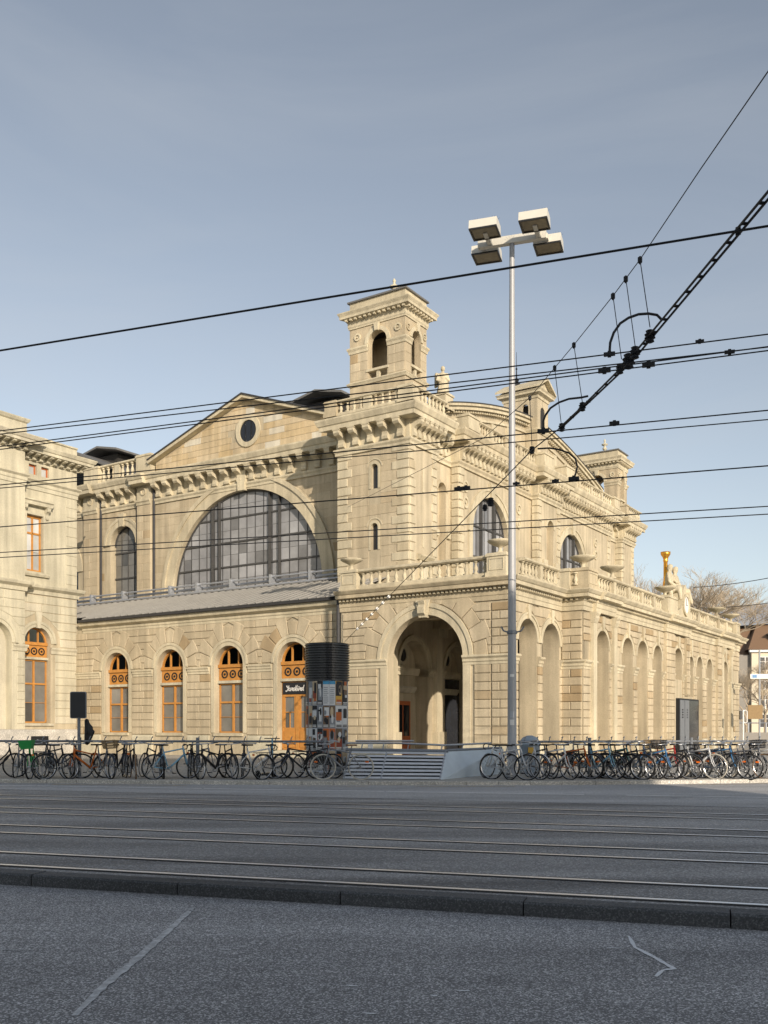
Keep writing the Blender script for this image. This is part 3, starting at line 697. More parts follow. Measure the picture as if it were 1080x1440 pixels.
for a, b, m0 in ((0, AC-AR-.02, -1), (AC+AR+.02, 8.4, 0)):
    MB().prof(L0, a, b, [(-.1, 0), (.12, 0), (.12, .6), (.06, .72), (-.1, .74)], m0).build('plinth', M['pale'], ST)
entab(L0, 0, 8.45, ENT_L, -1, 0); dentils(L0, .1, 8.4)
balustrade(L0, .98, 7.45, 7.5, .56, BL, .43, dc=-.05)
pier(L0, 7.45, 8.3, 7.5, 8.42, -.32, .22); pier(L0, .12, .98, 7.5, 8.46, -.55, .24)
urn(L0, 7.88, 8.42, -.05); urn(L0, .55, 8.46, -.12, sc=1.05)
# right side, first part with two open arches
ARC2 = [(1.52, .92, .05, 5.0, True), (3.9, .92, .05, 5.0, True)]
MB().wall(RA, 0, 5.3, 0, 7.4, ARC2, TH, True, n=26).build('arcade_side_wall', M['wall'], ST)
mb = MB()
for c, hw, zb, zs, _ in ARC2:
    mb.ring(RA, c, zs, hw, hw+.2, -.02, .05); mb.ring(RA, c, zs, hw+.18, hw+.27, -.02, .09)
mb.build('archivolt', M['trim'], ST)
for a, b in ((0.02, .58), (2.46, 2.96), (4.84, 5.28)):
    MB().prof(RA, a, b, IMP2, 0, 0).build('impost', M['trim'], ST)
    ashlar('stone', RA, a, b, .75, 4.0, .352, (.9, .45), [])
    MB().prof(RA, a, b, [(-.1, 0), (.12, 0), (.12, .6), (.06, .72), (-.1, .74)]).build('plinth', M['pale'], ST)
ashlar('stone', RA, .02, 5.25, 5.3, 6.5, .352, (.8, .95), [(c, hw+.3, 0, zs, hw+.32) for c, hw, zb, zs, _ in ARC2])
for c, *_ in ARC2: MB().prism(RA, [(c-.1, 5.92), (c+.1, 5.92), (c+.17, 6.5), (c-.17, 6.5)], -.05, .13).build('keystone', M['trim'], ST)
entab(RA, 0, 5.05, ENT_L, -1, -1); dentils(RA, .1, 4.6)
balustrade(RA, .98, 4.55, 7.5, .56, BL, .36, dc=-.05, dies=(2.75,), die_w=.14)
# return wall and long second part, one metre further out
L5 = FL(5.05)
MB().box(L5, -1.0, 0.02, 0, 7.4, -.8, 0).build('return_wall', M['wall'], ST)
ashlar('stone', L5, -.98, -.04, .75, 4.0, .352, (.5, .95), []); ashlar('stone', L5, -.98, -.04, 4.42, 6.5, .352, (.5, .95), [])
MB().prof(L5, -1, 0, IMP2, -1, -1).build('impost', M['trim'], ST)
MB().prof(L5, -1, 0, [(-.1, 0), (.12, 0), (.12, .6), (.06, .72), (-.1, .74)], -1, -1).build('plinth', M['pale'], ST)
entab(L5, -1, 0, ENT_L, -1, -1); dentils(L5, -.95, -.2)
VE = 33.3
OPB = [(7.4, .86), (10.85, .8), (13.05, .82), (15.5, .76), (19.2, .86), (21.75, .55), (23.55, .64), (25.75, .64), (29.6, .7)]
ZSB = 5.0
blind = [(c, hw, .12, ZSB, True) for c, hw in OPB]
MB().wall(RB, 5.05, VE, 0, 7.4, blind, 1.15, n=20).build('arcade_long_wall', M['wall'], ST)
MB().box(RB, 5.06, VE-.02, .1, 6.4, -1.25, -1.15).build('niche_back_wall', M['stone'], ST)
x = 5.05
for i, (c, hw) in enumerate(OPB):
    mb = MB(); mb.ring(RB, c, ZSB, hw, hw+.17, -.02, .05, n=18); mb.build('archivolt', M['trim'], ST)
    MB().prism(RB, [(c-.09, ZSB+hw-.02), (c+.09, ZSB+hw-.02), (c+.16, 6.5), (c-.16, 6.5)], -.05, .12).build('keystone', M['trim'], ST)
    a, b = x+.01, c-hw-.01
    if b-a > .2:
        MB().prof(RB, a, b, IMP2).build('impost', M['trim'], ST)
        MB().prof(RB, a, b, [(-.1, 0), (.12, 0), (.12, .6), (.06, .72), (-.1, .74)]).build('plinth', M['pale'], ST)
        ashlar('stone', RB, a, b, .75, 4.0, .352, (1.2, .6), [])
    x = c+hw
MB().prof(RB, x+.01, VE, IMP2, 0, 1).build('impost', M['trim'], ST); ashlar('stone', RB, x, VE, .75, 4.0, .352, (.7, .9), [])
ashlar('stone', RB, 5.1, VE, 5.25, 6.5, .352, (1.0, 1.2), [(c, hw+.2, 0, ZSB, hw+.24) for c, hw in OPB])
for c, hw in (OPB[0], OPB[8]):              # niche impost band, shell head lines and flanking pilasters
    MB().box(RB, c-hw, c+hw, 4.1, 4.36, -1.14, -1.0).build('niche_band', M['trim'], ST)
    for sgn in (-1, 1):
        a, b = sorted((c+sgn*(hw+.24), c+sgn*(hw+.66)))
        p = MB(); p.box(RB, a, b, .74, 6.1, -.02, .2); p.box(RB, a-.06, b+.06, .0, .74, -.02, .28); p.build('pilaster', M['trim'], ST)
        cp = MB(); cp.prof(RB, a-.02, b+.02, [(0, 6.1), (.22, 6.1), (.3, 6.3), (.3, 6.4), (.36, 6.5), (.36, 6.58), (0, 6.58)]); cp.build('capital', M['trim'], ST)
for a, b, zb in ((16.5, 18.1, 0), (20.3, 20.95, 3.2), (27.1, 28.1, 0)):
    p = MB(); p.box(RB, a, b, zb+.02, 6.6, -.02, .16); p.build('projecting_pier', M['wall'], ST)
    f2 = FR(-1.16); ashlar('stone', f2, a+.02, b-.02, max(.75, zb+.05), 6.5, .352, (.8, .7), [])
ENT_B = [(d+.17 if d > 0 else d, z) for d, z in ENT_L]
entab(RB, 5.05, VE, ENT_L, -1, 1)
for a, b in ((6.1, 8.6), (16.4, 21.0), (27.0, 31.2)): entab(RB, a, b, ENT_B)
dentils(RB, 5.2, VE)
balustrade(RB, 6.2, 16.3, 7.5, .56, BL, .36, dc=-.05, dies=(8.9, 10.9, 12.9, 14.8), die_w=.16)
balustrade(RB, 21.1, 31.5, 7.5, .56, BL, .36, dc=-.05, dies=(23.2, 25.2, 27.8, 29.8), die_w=.2)
pier(RB, 5.1, 6.2, 7.5, 8.46, -.7, .26); pier(RB, 31.5, 32.6, 7.5, 8.46, -.7, .26)
pier(L5, -.42, .02, 7.5, 8.46, -.5, .1, panel=False); obj('baluster', BL, M['trim'], ST, L5(-.66, 7.7, -.05))
for s_, d_ in ((5.6, -.2), (8.9, -.05), (27.8, -.05), (32.0, -.2), (16.9, .0)): urn(RB, s_, 8.44, d_, sc=1.15)
# clock block with sculpted frame
pier(RB, 16.5, 18.2, 7.5, 8.55, -.8, .3, panel=False)
ck = MB(); ck.prism(RB, [(18.2, 7.5), (21.0, 7.5), (20.9, 7.9), (20.35, 8.1), (20.15, 8.7), (19.9, 9.25), (19.6, 9.45), (19.3, 9.25), (19.05, 8.7), (18.85, 8.1), (18.3, 7.9)], -.5, .32)
cko = ck.build('clock_block', M['trim'], ST)
g = MB(); g.ring(RB, 19.6, 8.3, .48, .62, .3, .42, 0, 2*math.pi, 24); g.build('clock_rim', M['trim'], cko)
MB().ring(RB, 19.6, 8.3, .001, .48, .3, .36, 0, 2*math.pi, 24).build('clock_face', M['white'], cko)
h = MB(); h.box(RB, 19.585, 19.615, 8.3, 8.68, .36, .375); h.box(RB, 19.6, 19.85, 8.285, 8.315, .36, .375); h.build('clock_hands', M['black'], cko)
# steel double door in the long side
MB().box(RB, 18.34, 20.06, .1, 4.1, -.7, -.003).build('infill_wall', M['wall'], ST); MB().box(RB, 21.2, 22.3, .1, 3.2, -.7, -.003).build('infill_wall', M['wall'], ST)
dr = MB(); dr.box(RB, 18.85, 22.75, .02, 3.05, .0, .2); dr.build('entrance_frame', M['iron'], ST)
d1o = MB().box(RB, 18.95, 19.75, .1, 2.95, .2, .23).build('steel_door', M['rail'], ST); d2o = MB().box(RB, 19.8, 20.6, .1, 2.95, .2, .25).build('steel_door', M['rail'], ST)
MB().box(RB, 20.7, 22.6, .1, 2.95, .2, .21).build('dark_doorway_panel', M['glass_dark'], ST)  # dark sheet painted in for the unlit interior past the open leaves
for d_, sx in ((d1o, 19.35), (d2o, 20.2)):
    for k in range(4): MB().box(RB, sx-.06, sx+.06, 1.95+k*.14, 2.02+k*.14, .22, .27).build('vent_slot', M['black'], d_)
# terrace slab and arcade interior
MB().add([(1.0, 5.06, 7.45), (1.0, VE, 7.45), (-8.4, VE, 7.45), (-8.4, 0.01, 7.45), (0, .01, 7.45), (0, 5.06, 7.45)], [(0, 1, 2, 3, 4, 5)]).build('terrace_floor', M['pale'], ST)
MB().add([(1.0, 5.06, 6.7), (1.0, VE, 6.7), (-7.3, VE, 6.7), (-7.3, 0.9, 6.7), (0, .9, 6.7), (0, 5.06, 6.7)], [(0, 1, 2, 3, 4, 5)]).build('arcade_ceiling', M['patchy'], ST)
MB().box(RA, 0.0, VE, 0.0, .06, -8.3, -.0).build('arcade_floor', M['pave'], ST)
RI = FR(7.3)
inn = [(4.4, 1.3, .1, 4.3, True), (8.7, 1.3, .1, 4.3, True), (13.0, 1.3, .1, 4.3, True)]
MB().wall(RI, .4, 16, 0, 6.8, inn, .7, n=24).build('arcade_inner_wall', M['wall'], ST)
MB().box(RI, .4, 16, 0, 6.2, -.8, -.7).build('niche_back_wall', M['wall'], ST)
MB().box(FL(16), 0, 7.4, 0, 6.8, -.3, 0).build('arcade_end_wall', M['wall'], ST)
for c, hw, *_ in inn:
    mb = MB(); mb.ring(RI, c, 4.3, hw, hw+.16, -.02, .06); mb.ring(RI, c, 4.3, hw+.14, hw+.26, -.02, .12); mb.build('archivolt', M['trim'], ST)
    for sgn in (-1, 1):
        a, b = sorted((c+sgn*hw, c+sgn*(hw+.5)))
        MB().prof(RI, a, b, [(-.6, 3.9), (.1, 3.9), (.1, 4.05), (.2, 4.18), (.2, 4.28), (-.6, 4.3)]).build('impost', M['trim'], ST)
    oc = MB(); oc.ring(RI, c, 4.95, .34, .5, -.72, -.6, 0, 6.2832, 22); oc.build('oculus_frame', M['trim'], ST)
    MB().ring(RI, c, 4.95, .001, .34, -.72, -.66, 0, 6.2832, 22).build('oculus_glass', M['glass_dark'], ST)
    MB().prof(RI, c-1.27, c+1.27, [(-.72, 3.95), (-.5, 3.95), (-.42, 4.15), (-.42, 4.3), (-.72, 4.32)]).build('transom_band', M['trim'], ST)
    MB().prof(RI, c-.95, c+.95, [(-.72, 3.1), (-.55, 3.1), (-.4, 3.3), (-.4, 3.4), (-.72, 3.44)]).build('door_hood', M['pale'], ST)
    if c > 5: MB().box(RI, c-1.2, c+1.2, .1, 3.9, -.72, -.55).build('dark_passage_panel', M['glass_dark'], ST); continue  # dark panel stands in for the unlit depth of an open passage
    d = MB(); d.box(RI, c-.7, c+.7, .1, 2.7, -.72, -.62); do = d.build('door', M['wood_red'], ST)
    for a in (-.6, .05): MB().box(RI, c+a, c+a+.55, 1.0, 2.5, -.625, -.61).build('pane', M['glass_dark'], do)
for s_ in (2.35, 6.55, 10.85, 15.1):
    p = MB(); p.box(RI, s_-.3, s_+.3, .06, 5.9, -.02, .22); p.box(RI, s_-.42, s_+.42, .06, 1.2, -.02, .36); p.box(RI, s_-.45, s_+.45, 5.9, 6.3, -.02, .42); p.build('pilaster', M['trim'], ST)
    cb = MB(); cb.box(FL(s_), 0, 7.3, 6.3, 6.7, -.3, .3); cb.build('ceiling_beam', M['wall'], ST)
# --- upper storey: corner towers
def tower(v0, near):
    T = FL(v0); TR = FR(7.3)
    v1 = v0+2.55
    mb = MB()
    if near:
        mb.wall(T, 7.3, 11.53, 7.4, 11.9, [(9.3, .21, 10.1, 11.2, True)], .3); mb.wall(T, 7.3, 11.53, 11.9, 15.0, [(9.3, .21, 13.1, 14.1, True)], .3)
    else: mb.wall(T, 7.3, 11.53, 7.4, 15.0)
    mb.wall(TR, v0, v1, 7.4, 15.0); mb.wall(FL(v1), 7.3, 11.53, 7.4, 15.0); mb.wall(FR(11.53), v0, v1, 7.4, 15.0)
    mb.build('tower_wall', M['wall'], ST)
    if near:
        for zb, zs in ((10.1, 11.2), (13.1, 14.1)):
            w = MB().box(T, 9.09, 9.13, zb, zs, -.24, -.18).build('window', M['wood'], ST)
            MB().prism(T, arch_region(9.3, .2, zb, zs), -.3, -.2).build('pane', M['glass_dark'], w)
            g = MB(); g.ring(T, 9.3, zs, .21, .33, -.02, .04, n=14); g.box(T, 8.97, 9.09, zb, zs, -.02, .04); g.box(T, 9.51, 9.63, zb, zs, -.02, .04); g.ring(T, 9.3, zs, .42, .48, -.02, .035, .15, math.pi-.15, n=14); g.build('window_surround', M['trim'], ST)
        ashlar('ashlar_block', T, 8.0, 10.95, 8.7, 14.9, .5, (1.3, 1.05), [('r', 8.96, 9.64, 9.7, 11.6), ('r', 8.96, 9.64, 12.7, 14.5)], d1=.016, ch=.008, gap=.006, jitter=.15)
        for zb in (10.2, 12.9):
            MB().box(TR, 5.2, 5.34, zb, zb+1.2, -.01, .03).build('slit_surround', M['trim'], ST)
        dq = MB(); dq.box(TR, 4.85, 5.0, 7.45, 9.55, 0, .1); dq.box(TR, 5.7, 5.85, 7.45, 9.55, 0, .1); dq.prof(TR, 4.7, 6.0, [(0, 9.55), (.12, 9.55), (.26, 9.72), (.26, 9.8), (0, 9.85)]); dq.build('door_surround', M['trim'], ST)
        MB().box(TR, 5.0, 5.7, 7.45, 9.5, -.02, .03).build('terrace_door', M['pale'], ST)
    k = 0; z = 9.0 if near else 8.
    while z < 14.9:
        h = .41; a = .98 if k % 2 else .68; b = .52 if k % 2 else .36
        if near:
            put('quoin', T, [(7.3, z+.012), (7.3+a, z+.012), (7.3+a, z+h-.012), (7.3, z+h-.012)], .05, .02, ST)
            put('quoin', T, [(11.53-a*.9, z+.012), (11.53, z+.012), (11.53, z+h-.012), (11.53-a*.9, z+h-.012)], .05, .02, ST)
        else: put('quoin', T, [(7.3, z+.012), (7.3+a, z+.012), (7.3+a, z+h-.012), (7.3, z+h-.012)], .05, .02, ST)
        put('quoin', TR, [(v0, z+.012), (v0+b, z+.012), (v0+b, z+h-.012), (v0, z+h-.012)], .05, .02, ST)
        put('quoin', TR, [(v1-b, z+.012), (v1, z+.012), (v1, z+h-.012), (v1-b, z+h-.012)], .05, .02, ST)
        z += .44; k += 1
    entab(T, 7.3, 11.53, ENT_U, -1, 1); entab(TR, v0, v1, ENT_U, -1, 1); entab(FR(11.53), v0, v1, [(-d, z) for d, z in ENT_U], 0, 0)
    consoles(T, 7.25, 11.6, .84, 15.31); consoles(TR, v0-.05, v1+.05, .44, 15.31, me=CON_S)
    MB().box(T, 7.2, 11.6, 16.6, 16.84, -2.6, .2).build('tower_roof', M['roof'], ST)
    # balustrade round the belfry
    balustrade(T, 7.55, 11.2, 16.82, .5, BU, .38, dc=.45, w=.13, rail=.13, base=.14, dies=(9.35,), die_w=.24)
    balustrade(TR, v0-.1, v1+.1, 16.82, .5, BU, .34, dc=.45, w=.13, rail=.13, base=.14)
    pier(T, 6.72, 7.55, 16.82, 17.62, .1, .62, panel=False); pier(T, 11.2, 11.9, 16.82, 17.62, .1, .62, panel=False)
    # belfry
    dz = 0. if near else -.7; B = FL(v0+.3, (0, 0), dz); BR = FR(7.72, (0, 0), dz); u0, u1, w0, w1 = 7.72, 11.0, v0+.3, v0+2.3; um = 9.32; wm = (w0+w1)/2
    mb = MB(); mb.wall(B, u0, u1, 16.6, 18.45); mb.wall(BR, w0, w1, 16.6, 18.45); mb.wall(FL(w1, (0, 0), dz), u0, u1, 16.6, 18.45); mb.wall(FR(u1, (0, 0), dz), w0, w1, 16.6, 18.45)
    oL = [(um, .56, 18.62, 20.4, True)]; oR = [(wm, .42, 18.62, 20.45, True)]
    mb.wall(B, u0, u1, 18.45, 21.35, oL, .35, True); mb.wall(BR, w0, w1, 18.45, 21.35, oR, .35, True)
    mb.wall(FL(w1, (0, 0), dz), u0, u1, 18.45, 21.35, oL if not near else (), -.35, True); mb.wall(FR(u1, (0, 0), dz), w0, w1, 18.45, 21.35, (), -.35, True)
    mb.build('belfry_wall', M['stone'], ST)
    MB().box(B, u0+.02, u1-.02, 18.4, 18.55, -1.98, -.02).build('belfry_floor', M['stone'], ST)
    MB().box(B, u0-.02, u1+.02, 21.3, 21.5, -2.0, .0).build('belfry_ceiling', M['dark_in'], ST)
    if near:
        MB().box(B, um-.5, um+.5, 18.75, 20.9, -1.75, -1.7).build('belfry_shutter', M['black'], ST)
    P1 = [(-.1, 18.42), (.06, 18.42), (.1, 18.5), (.14, 18.56), (.02, 18.66), (-.1, 18.66)]
    MB().prof(B, u0, u1, P1, -1, 1).build('string_course', M['trim'], ST); MB().prof(BR, w0, w1, P1, -1, 1).build('string_course', M['trim'], ST)
    P2 = [(-.05, 20.06), (.04, 20.06), (.06, 20.18), (.12, 20.28), (.12, 20.36), (-.05, 20.4)]
    for a, b, m0, m1 in ((u0, um-.56, -1, 0), (um+.56, u1, 0, 1)): MB().prof(B, a, b, P2, m0, m1).build('impost', M['trim'], ST)
    for a, b, m0, m1 in ((w0, wm-.42, -1, 0), (wm+.42, w1, 0, 1)): MB().prof(BR, a, b, P2, m0, m1).build('impost', M['trim'], ST)
    for fr, c, hw, zs in ((B, um, .56, 20.4), (BR, wm, .42, 20.45)):
        g = MB(); g.ring(fr, c, zs, hw, hw+.2, -.02, .06, n=18); g.build('archivolt', M['trim'], ST)
        MB().prism(fr, [(c-.09, zs+hw-.04), (c+.09, zs+hw-.04), (c+.15, zs+hw+.34), (c-.15, zs+hw+.34)], 0, .16).build('keystone', M['trim'], ST)
        dx = .98 if fr is B else .62
        for sgn in (-1, 1):
            g = MB(); g.ring(fr, c+sgn*dx*1.22, 20.85, .11, .19, 0, .06, 0, 6.2832, 14); g.ring(fr, c+sgn*dx*1.22, 20.85, .001, .05, 0, .06, 0, 6.2832, 8); g.build('roundel', M['trim'], ST)
        g = MB(); g.box(fr, c-hw-.1, c+hw+.1, 19.0, 19.12, -.2, .06); g.box(fr, c-.09, c+.09, 18.66, 19.0, -.15, -.02); g.build('parapet_bar', M['trim'], ST)
    P3 = [(-.1, 21.3), (.05, 21.3), (.05, 21.36), (.08, 21.42), (.08, 21.62), (.12, 21.66), (.12, 21.72), (.38, 21.78), (.38, 21.9), (.46, 22.04), (.46, 22.08), (-.1, 22.12)]
    MB().prof(B, u0, u1, P3, -1, 1).build('belfry_cornice', M['trim'], ST); MB().prof(BR, w0, w1, P3, -1, 1).build('belfry_cornice', M['trim'], ST)
    nb = 13
    for i in range(nb): DENT.box(B, u0-.2+(i+.2)*(u1-u0+.4)/nb, u0-.2+(i+.62)*(u1-u0+.4)/nb, 21.66, 21.78, .1, .32)
    for i in range(9): DENT.box(BR, w0-.2+(i+.2)*(w1-w0+.4)/9, w0-.2+(i+.62)*(w1-w0+.4)/9, 21.66, 21.78, .1, .32)
    MB().box(B, u0, u1, 22.05, 22.62, -2.0, 0).build('attic', M['trim'], ST)
    MB().box(B, u0-.1, u1+.1, 22.62, 22.7, -2.1, .1).build('coping', M['roof'], ST)
    fi = MB(); fi.lathe((-um+.1, wm+.35, 22.7+dz), [(.14, 0), (.14, .12), (.1, .2), (.09, .45), (.16, .5), (.17, .6), (.09, .66), (.08, .76), (.24, .84), (.24, .9), (.08, .95), (.06, 1.1), (.09, 1.16), (.04, 1.28)], 10); fi.build('finial', M['pale'], ST, smooth=True)
    if near:
        ashlar('ashlar_block', B, u0+.03, um-.6, 18.7, 20.03, .44, (.62, .7), [], d1=.014, ch=.007)
        ashlar('ashlar_block', B, um+.6, u1-.03, 18.7, 20.03, .44, (.6, .5), [], d1=.014, ch=.007)
        ashlar('ashlar_block', BR, w0+.03, wm-.45, 18.7, 20.03, .44, (.6,), [], d1=.014, ch=.007)
        ashlar('ashlar_block', BR, wm+.45, w1-.03, 18.7, 20.03, .44, (.6,), [], d1=.014, ch=.007)
tower(4.0, True); tower(33.5, False)

# --- right upper facade between the towers
MB().wall(RC, 6.5, 9.2, 7.4, 15.0, [(7.95, .42, 8.4, 13.6, True)], .4).build('recess_wall', M['wall'], ST)
MB().box(RC, 7.4, 8.5, 8.3, 14.1, -.5, -.4).build('niche_back_wall', M['stone'], ST)
g = MB(); g.ring(RC, 7.95, 13.6, .42, .58, -.02, .05, n=16); g.build('archivolt', M['trim'], ST)
for s_ in (7.37, 8.55): MB().box(RC, s_-.14, s_+.14, 11.2, 11.5, 0, .14).build('impost', M['trim'], ST)
MB().wall(RC, 30.6, 33.6, 7.4, 15.0).build('recess_wall', M['wall'], ST)
MB().box(FL(8.85), 7.3, 7.85, 7.4, 15.0, -.2, 0).build('block_return_wall', M['wall'], ST)
BW = [(12.45, 2.15, 9.0, 11.85), (24.0, 2.1, 9.0, 11.85)]
MB().wall(RU, 8.85, 31.0, 7.4, 15.0, [(c, h, zb, zs, True) for c, h, zb, zs in BW], .4, n=36).build('upper_side_wall', M['wall'], ST)
def big_window(fr, c, hw, zb, zs, dep, cols, rows, posts, m='glass_big', root=ST, half=True):
    d0 = -dep; mb = MB(); g = .035
    reg = arch_region(c, hw, zb, zs)
    ws = [c-hw+2*hw*i/cols for i in range(cols+1)]
    def top(s): 
        x = abs(s-c); return zs+math.sqrt(max(0, hw*hw-x*x))
    for s in ws[1:-1]: mb.box(fr, s-.02, s+.02, zb, top(s)-.01, d0, d0+.05)
    H_ = zs+hw-zb
    zr = [zb+H_*i/rows for i in range(rows+1)]
    for z in zr[1:-1]:
        h = hw if z < zs else math.sqrt(max(0, hw*hw-(z-zs)**2)); mb.box(fr, c-h+.01, c+h-.01, z-.045, z+.045, d0+.005, d0+.09)
    for s in posts: mb.box(fr, s-.05, s+.05, zb, top(s)-.01, d0-.02, d0+.2)
    mb.ring(fr, c, zs, hw-.07, hw+.01, d0, d0+.1, n=40)
    w = mb.build('arched_window', M['mullion'], root)
    for i in range(cols):
        for r in range(rows):
            parts = ((zr[r], (zr[r]+zr[r+1])/2), ((zr[r]+zr[r+1])/2, zr[r+1])) if half else ((zr[r], zr[r+1]),)
            for a, b in parts:
                pl = clip([(ws[i]+.015, a+.008), (ws[i+1]-.015, a+.008), (ws[i+1]-.015, b-.008), (ws[i]+.015, b-.008)], reg)
                if len(pl) > 2 and max(p[0] for p in pl)-min(p[0] for p in pl) > .05: MB().prism(fr, pl, d0+.0, d0+.02+random.uniform(-.006, .006)).build('pane', M[m], w)
    return w
for c, h, zb, zs in BW:
    big_window(RU, c, h-.02, zb, zs, .3, 9, 3, (c-.75, c+.75), 'glass_big', half=False)
    g = MB(); g.ring(RU, c, zs, h, h+.4, -.02, .07, n=40); g.ring(RU, c, zs, h+.36, h+.5, -.02, .12, n=40)
    for a, b in ((c-h-.4, c-h), (c+h, c+h+.4)): g.box(RU, a, b, 7.5, zs, -.02, .07)
    g.build('archivolt', M['trim'], ST)
    MB().prism(RU, [(c-.16, zs+h-.06), (c+.16, zs+h-.06), (c+.28, zs+h+.75), (c-.28, zs+h+.75)], 0, .2).build('keystone', M['trim'], ST)
for c in (9.55, 16.0, 21.4, 28.2):
    for z in (14.1, 13.25):
        g = MB(); g.ring(RU, c, z, .2, .32, 0, .07, 0, 6.2832, 16); g.ring(RU, c, z, .001, .08, 0, .07, 0, 6.2832, 8); g.build('roundel', M['trim'], ST)
RM = FR(6.85)
MB().wall(RM, 17.7, 21.0, 7.4, 15.0, [(19.5, .5, 8.3, 13.5, True)], .4).build('centre_bay_wall', M['wall'], ST)
MB().box(RM, 17.7, 21.0, 8.2, 14.2, -.5, -.41).build('niche_back_wall', M['stone'], ST)
MB().box(FL(17.7), 6.85, 7.32, 7.4, 15.0, -.1, 0).build('bay_return_wall', M['wall'], ST)
g = MB(); g.ring(RM, 19.5, 13.5, .5, .68, -.02, .06, n=18); g.build('archivolt', M['trim'], ST)
for s_ in (18.6, 20.4): MB().box(RM, s_-.32, s_+.32, 11.2, 11.5, 0, .14).build('impost', M['trim'], ST)
z = 8.0; k = 0
while z < 14.8:
    b = .55 if k % 2 else .38
    for fr, s_ in ((RU, 8.85), (RM, 17.7), (RM, 21.0-b), (RU, 30.5)): put('quoin', fr, [(s_, z+.012), (s_+b, z+.012), (s_+b, z+.40), (s_, z+.40)], .05, .02, ST)
    put('quoin', FL(8.85), [(7.3, z+.012), (7.3+.42, z+.012), (7.3+.42, z+.40), (7.3, z+.40)], .05, .02, ST)
    put('quoin', FL(17.7), [(6.85, z+.012), (6.85+.36, z+.012), (6.85+.36, z+.40), (6.85, z+.40)], .05, .02, ST)
    z += .44; k += 1
entab(RC, 6.55, 8.85, ENT_U, 1, -1); entab(FL(8.85), 7.3, 7.8, ENT_U, -1, -1); entab(RU, 8.85, 17.7, ENT_U, -1, -1)
entab(FL(17.7), 6.85, 7.3, ENT_U, -1, -1); entab(RM, 17.7, 21.0, ENT_U, -1, 1); entab(RU, 21.0, 31.0, ENT_U, 1, 1); entab(RC, 31.0, 33.5, ENT_U, 1, -1)
consoles(RC, 6.9, 8.2, .46, 15.31, me=CON_S); consoles(RU, 8.8, 17.1, .46, 15.31, me=CON_S); consoles(RM, 17.65, 21.1, .46, 15.31, me=CON_S); consoles(RU, 21.6, 31.05, .46, 15.31, me=CON_S)
for fr, a, b, di in ((RU, 9.9, 17.4, (11.6, 13.4, 15.3)), (RU, 22.1, 30.2, (24.2, 26.3, 28.2))):
    balustrade(fr, a, b, 16.82, .5, BU, .34, dc=.4, w=.13, rail=.13, base=.14, dies=di, die_w=.14)
pier(RU, 8.7, 9.9, 16.82, 17.62, .0, .66, panel=False); pier(RM, 17.3, 18.6, 16.82, 17.62, -.2, .62, panel=False); pier(RM, 20.6, 21.8, 16.82, 17.62, -.2, .62, panel=False); pier(RU, 30.2, 31.2, 16.82, 17.62, .0, .66, panel=False)
# segmental gable behind the balustrade
UG = FR(7.95); NG = 30; ga, gb = 8.3, 30.2; gm = (ga+gb)/2; gw = (gb-ga)/2
def gz(s): return 18.05 + 1.95*(1-abs((s-gm)/gw)**1.6)
pts = [(ga+(gb-ga)*i/NG, gz(ga+(gb-ga)*i/NG)) for i in range(NG+1)]
MB().prism(UG, [(ga, 16.7)] + pts + [(gb, 16.7)][::1], -.4, 0).build('segmental_gable', M['wall'], ST)
def curve_band(z0, z1, d0, d1):
    mb = MB(); vs = []
    for s, z in pts:
        for zz, d in ((z0, d0), (z0, d1), (z1, d1), (z1, d0)): vs.append(UG(s, z+zz, d))
    fs = [(4*i+e, 4*i+(e+1) % 4, 4*i+4+(e+1) % 4, 4*i+4+e) for i in range(NG) for e in range(4)] + [(0, 1, 2, 3), (4*NG, 4*NG+1, 4*NG+2, 4*NG+3)]
    return mb.add(vs, fs)
curve_band(-.75, -.62, -.02, .1).build('gable_moulding', M['trim'], ST); curve_band(-.2, .0, -.02, .36).build('gable_cornice', M['trim'], ST)
curve_band(.0, .14, -.3, .48).build('gable_cornice', M['trim'], ST); curve_band(.14, .19, -.3, .52).build('gable_capping', M['roof_dark'], ST)
s = ga+.2
while s < gb-.3:
    DENT.add([UG(a, gz(a)+z_, d) for d in (.0, .24) for z_ in (-.34, -.22) for a in (s, s+.13)], [(0, 1, 3, 2), (4, 6, 7, 5), (0, 4, 5, 1), (2, 3, 7, 6), (0, 2, 6, 4), (1, 5, 7, 3)]); s += .27
for s_ in (10.0, 12.0, 14.0, 16.0, 22.6, 24.6, 26.6, 28.6): MB().box(UG, s_-.28, s_+.28, 16.8, gz(s_)-.8, 0, .09).build('gable_pilaster', M['trim'], ST)
mb = MB(); vs = []
for s, z in pts: vs += [UG(s, z+.17, -.3), UG(s, z+.17, -8)]
mb.add(vs, [(2*i, 2*i+2, 2*i+3, 2*i+1) for i in range(NG)]).build('vaulted_roof', M['roof'], ST)
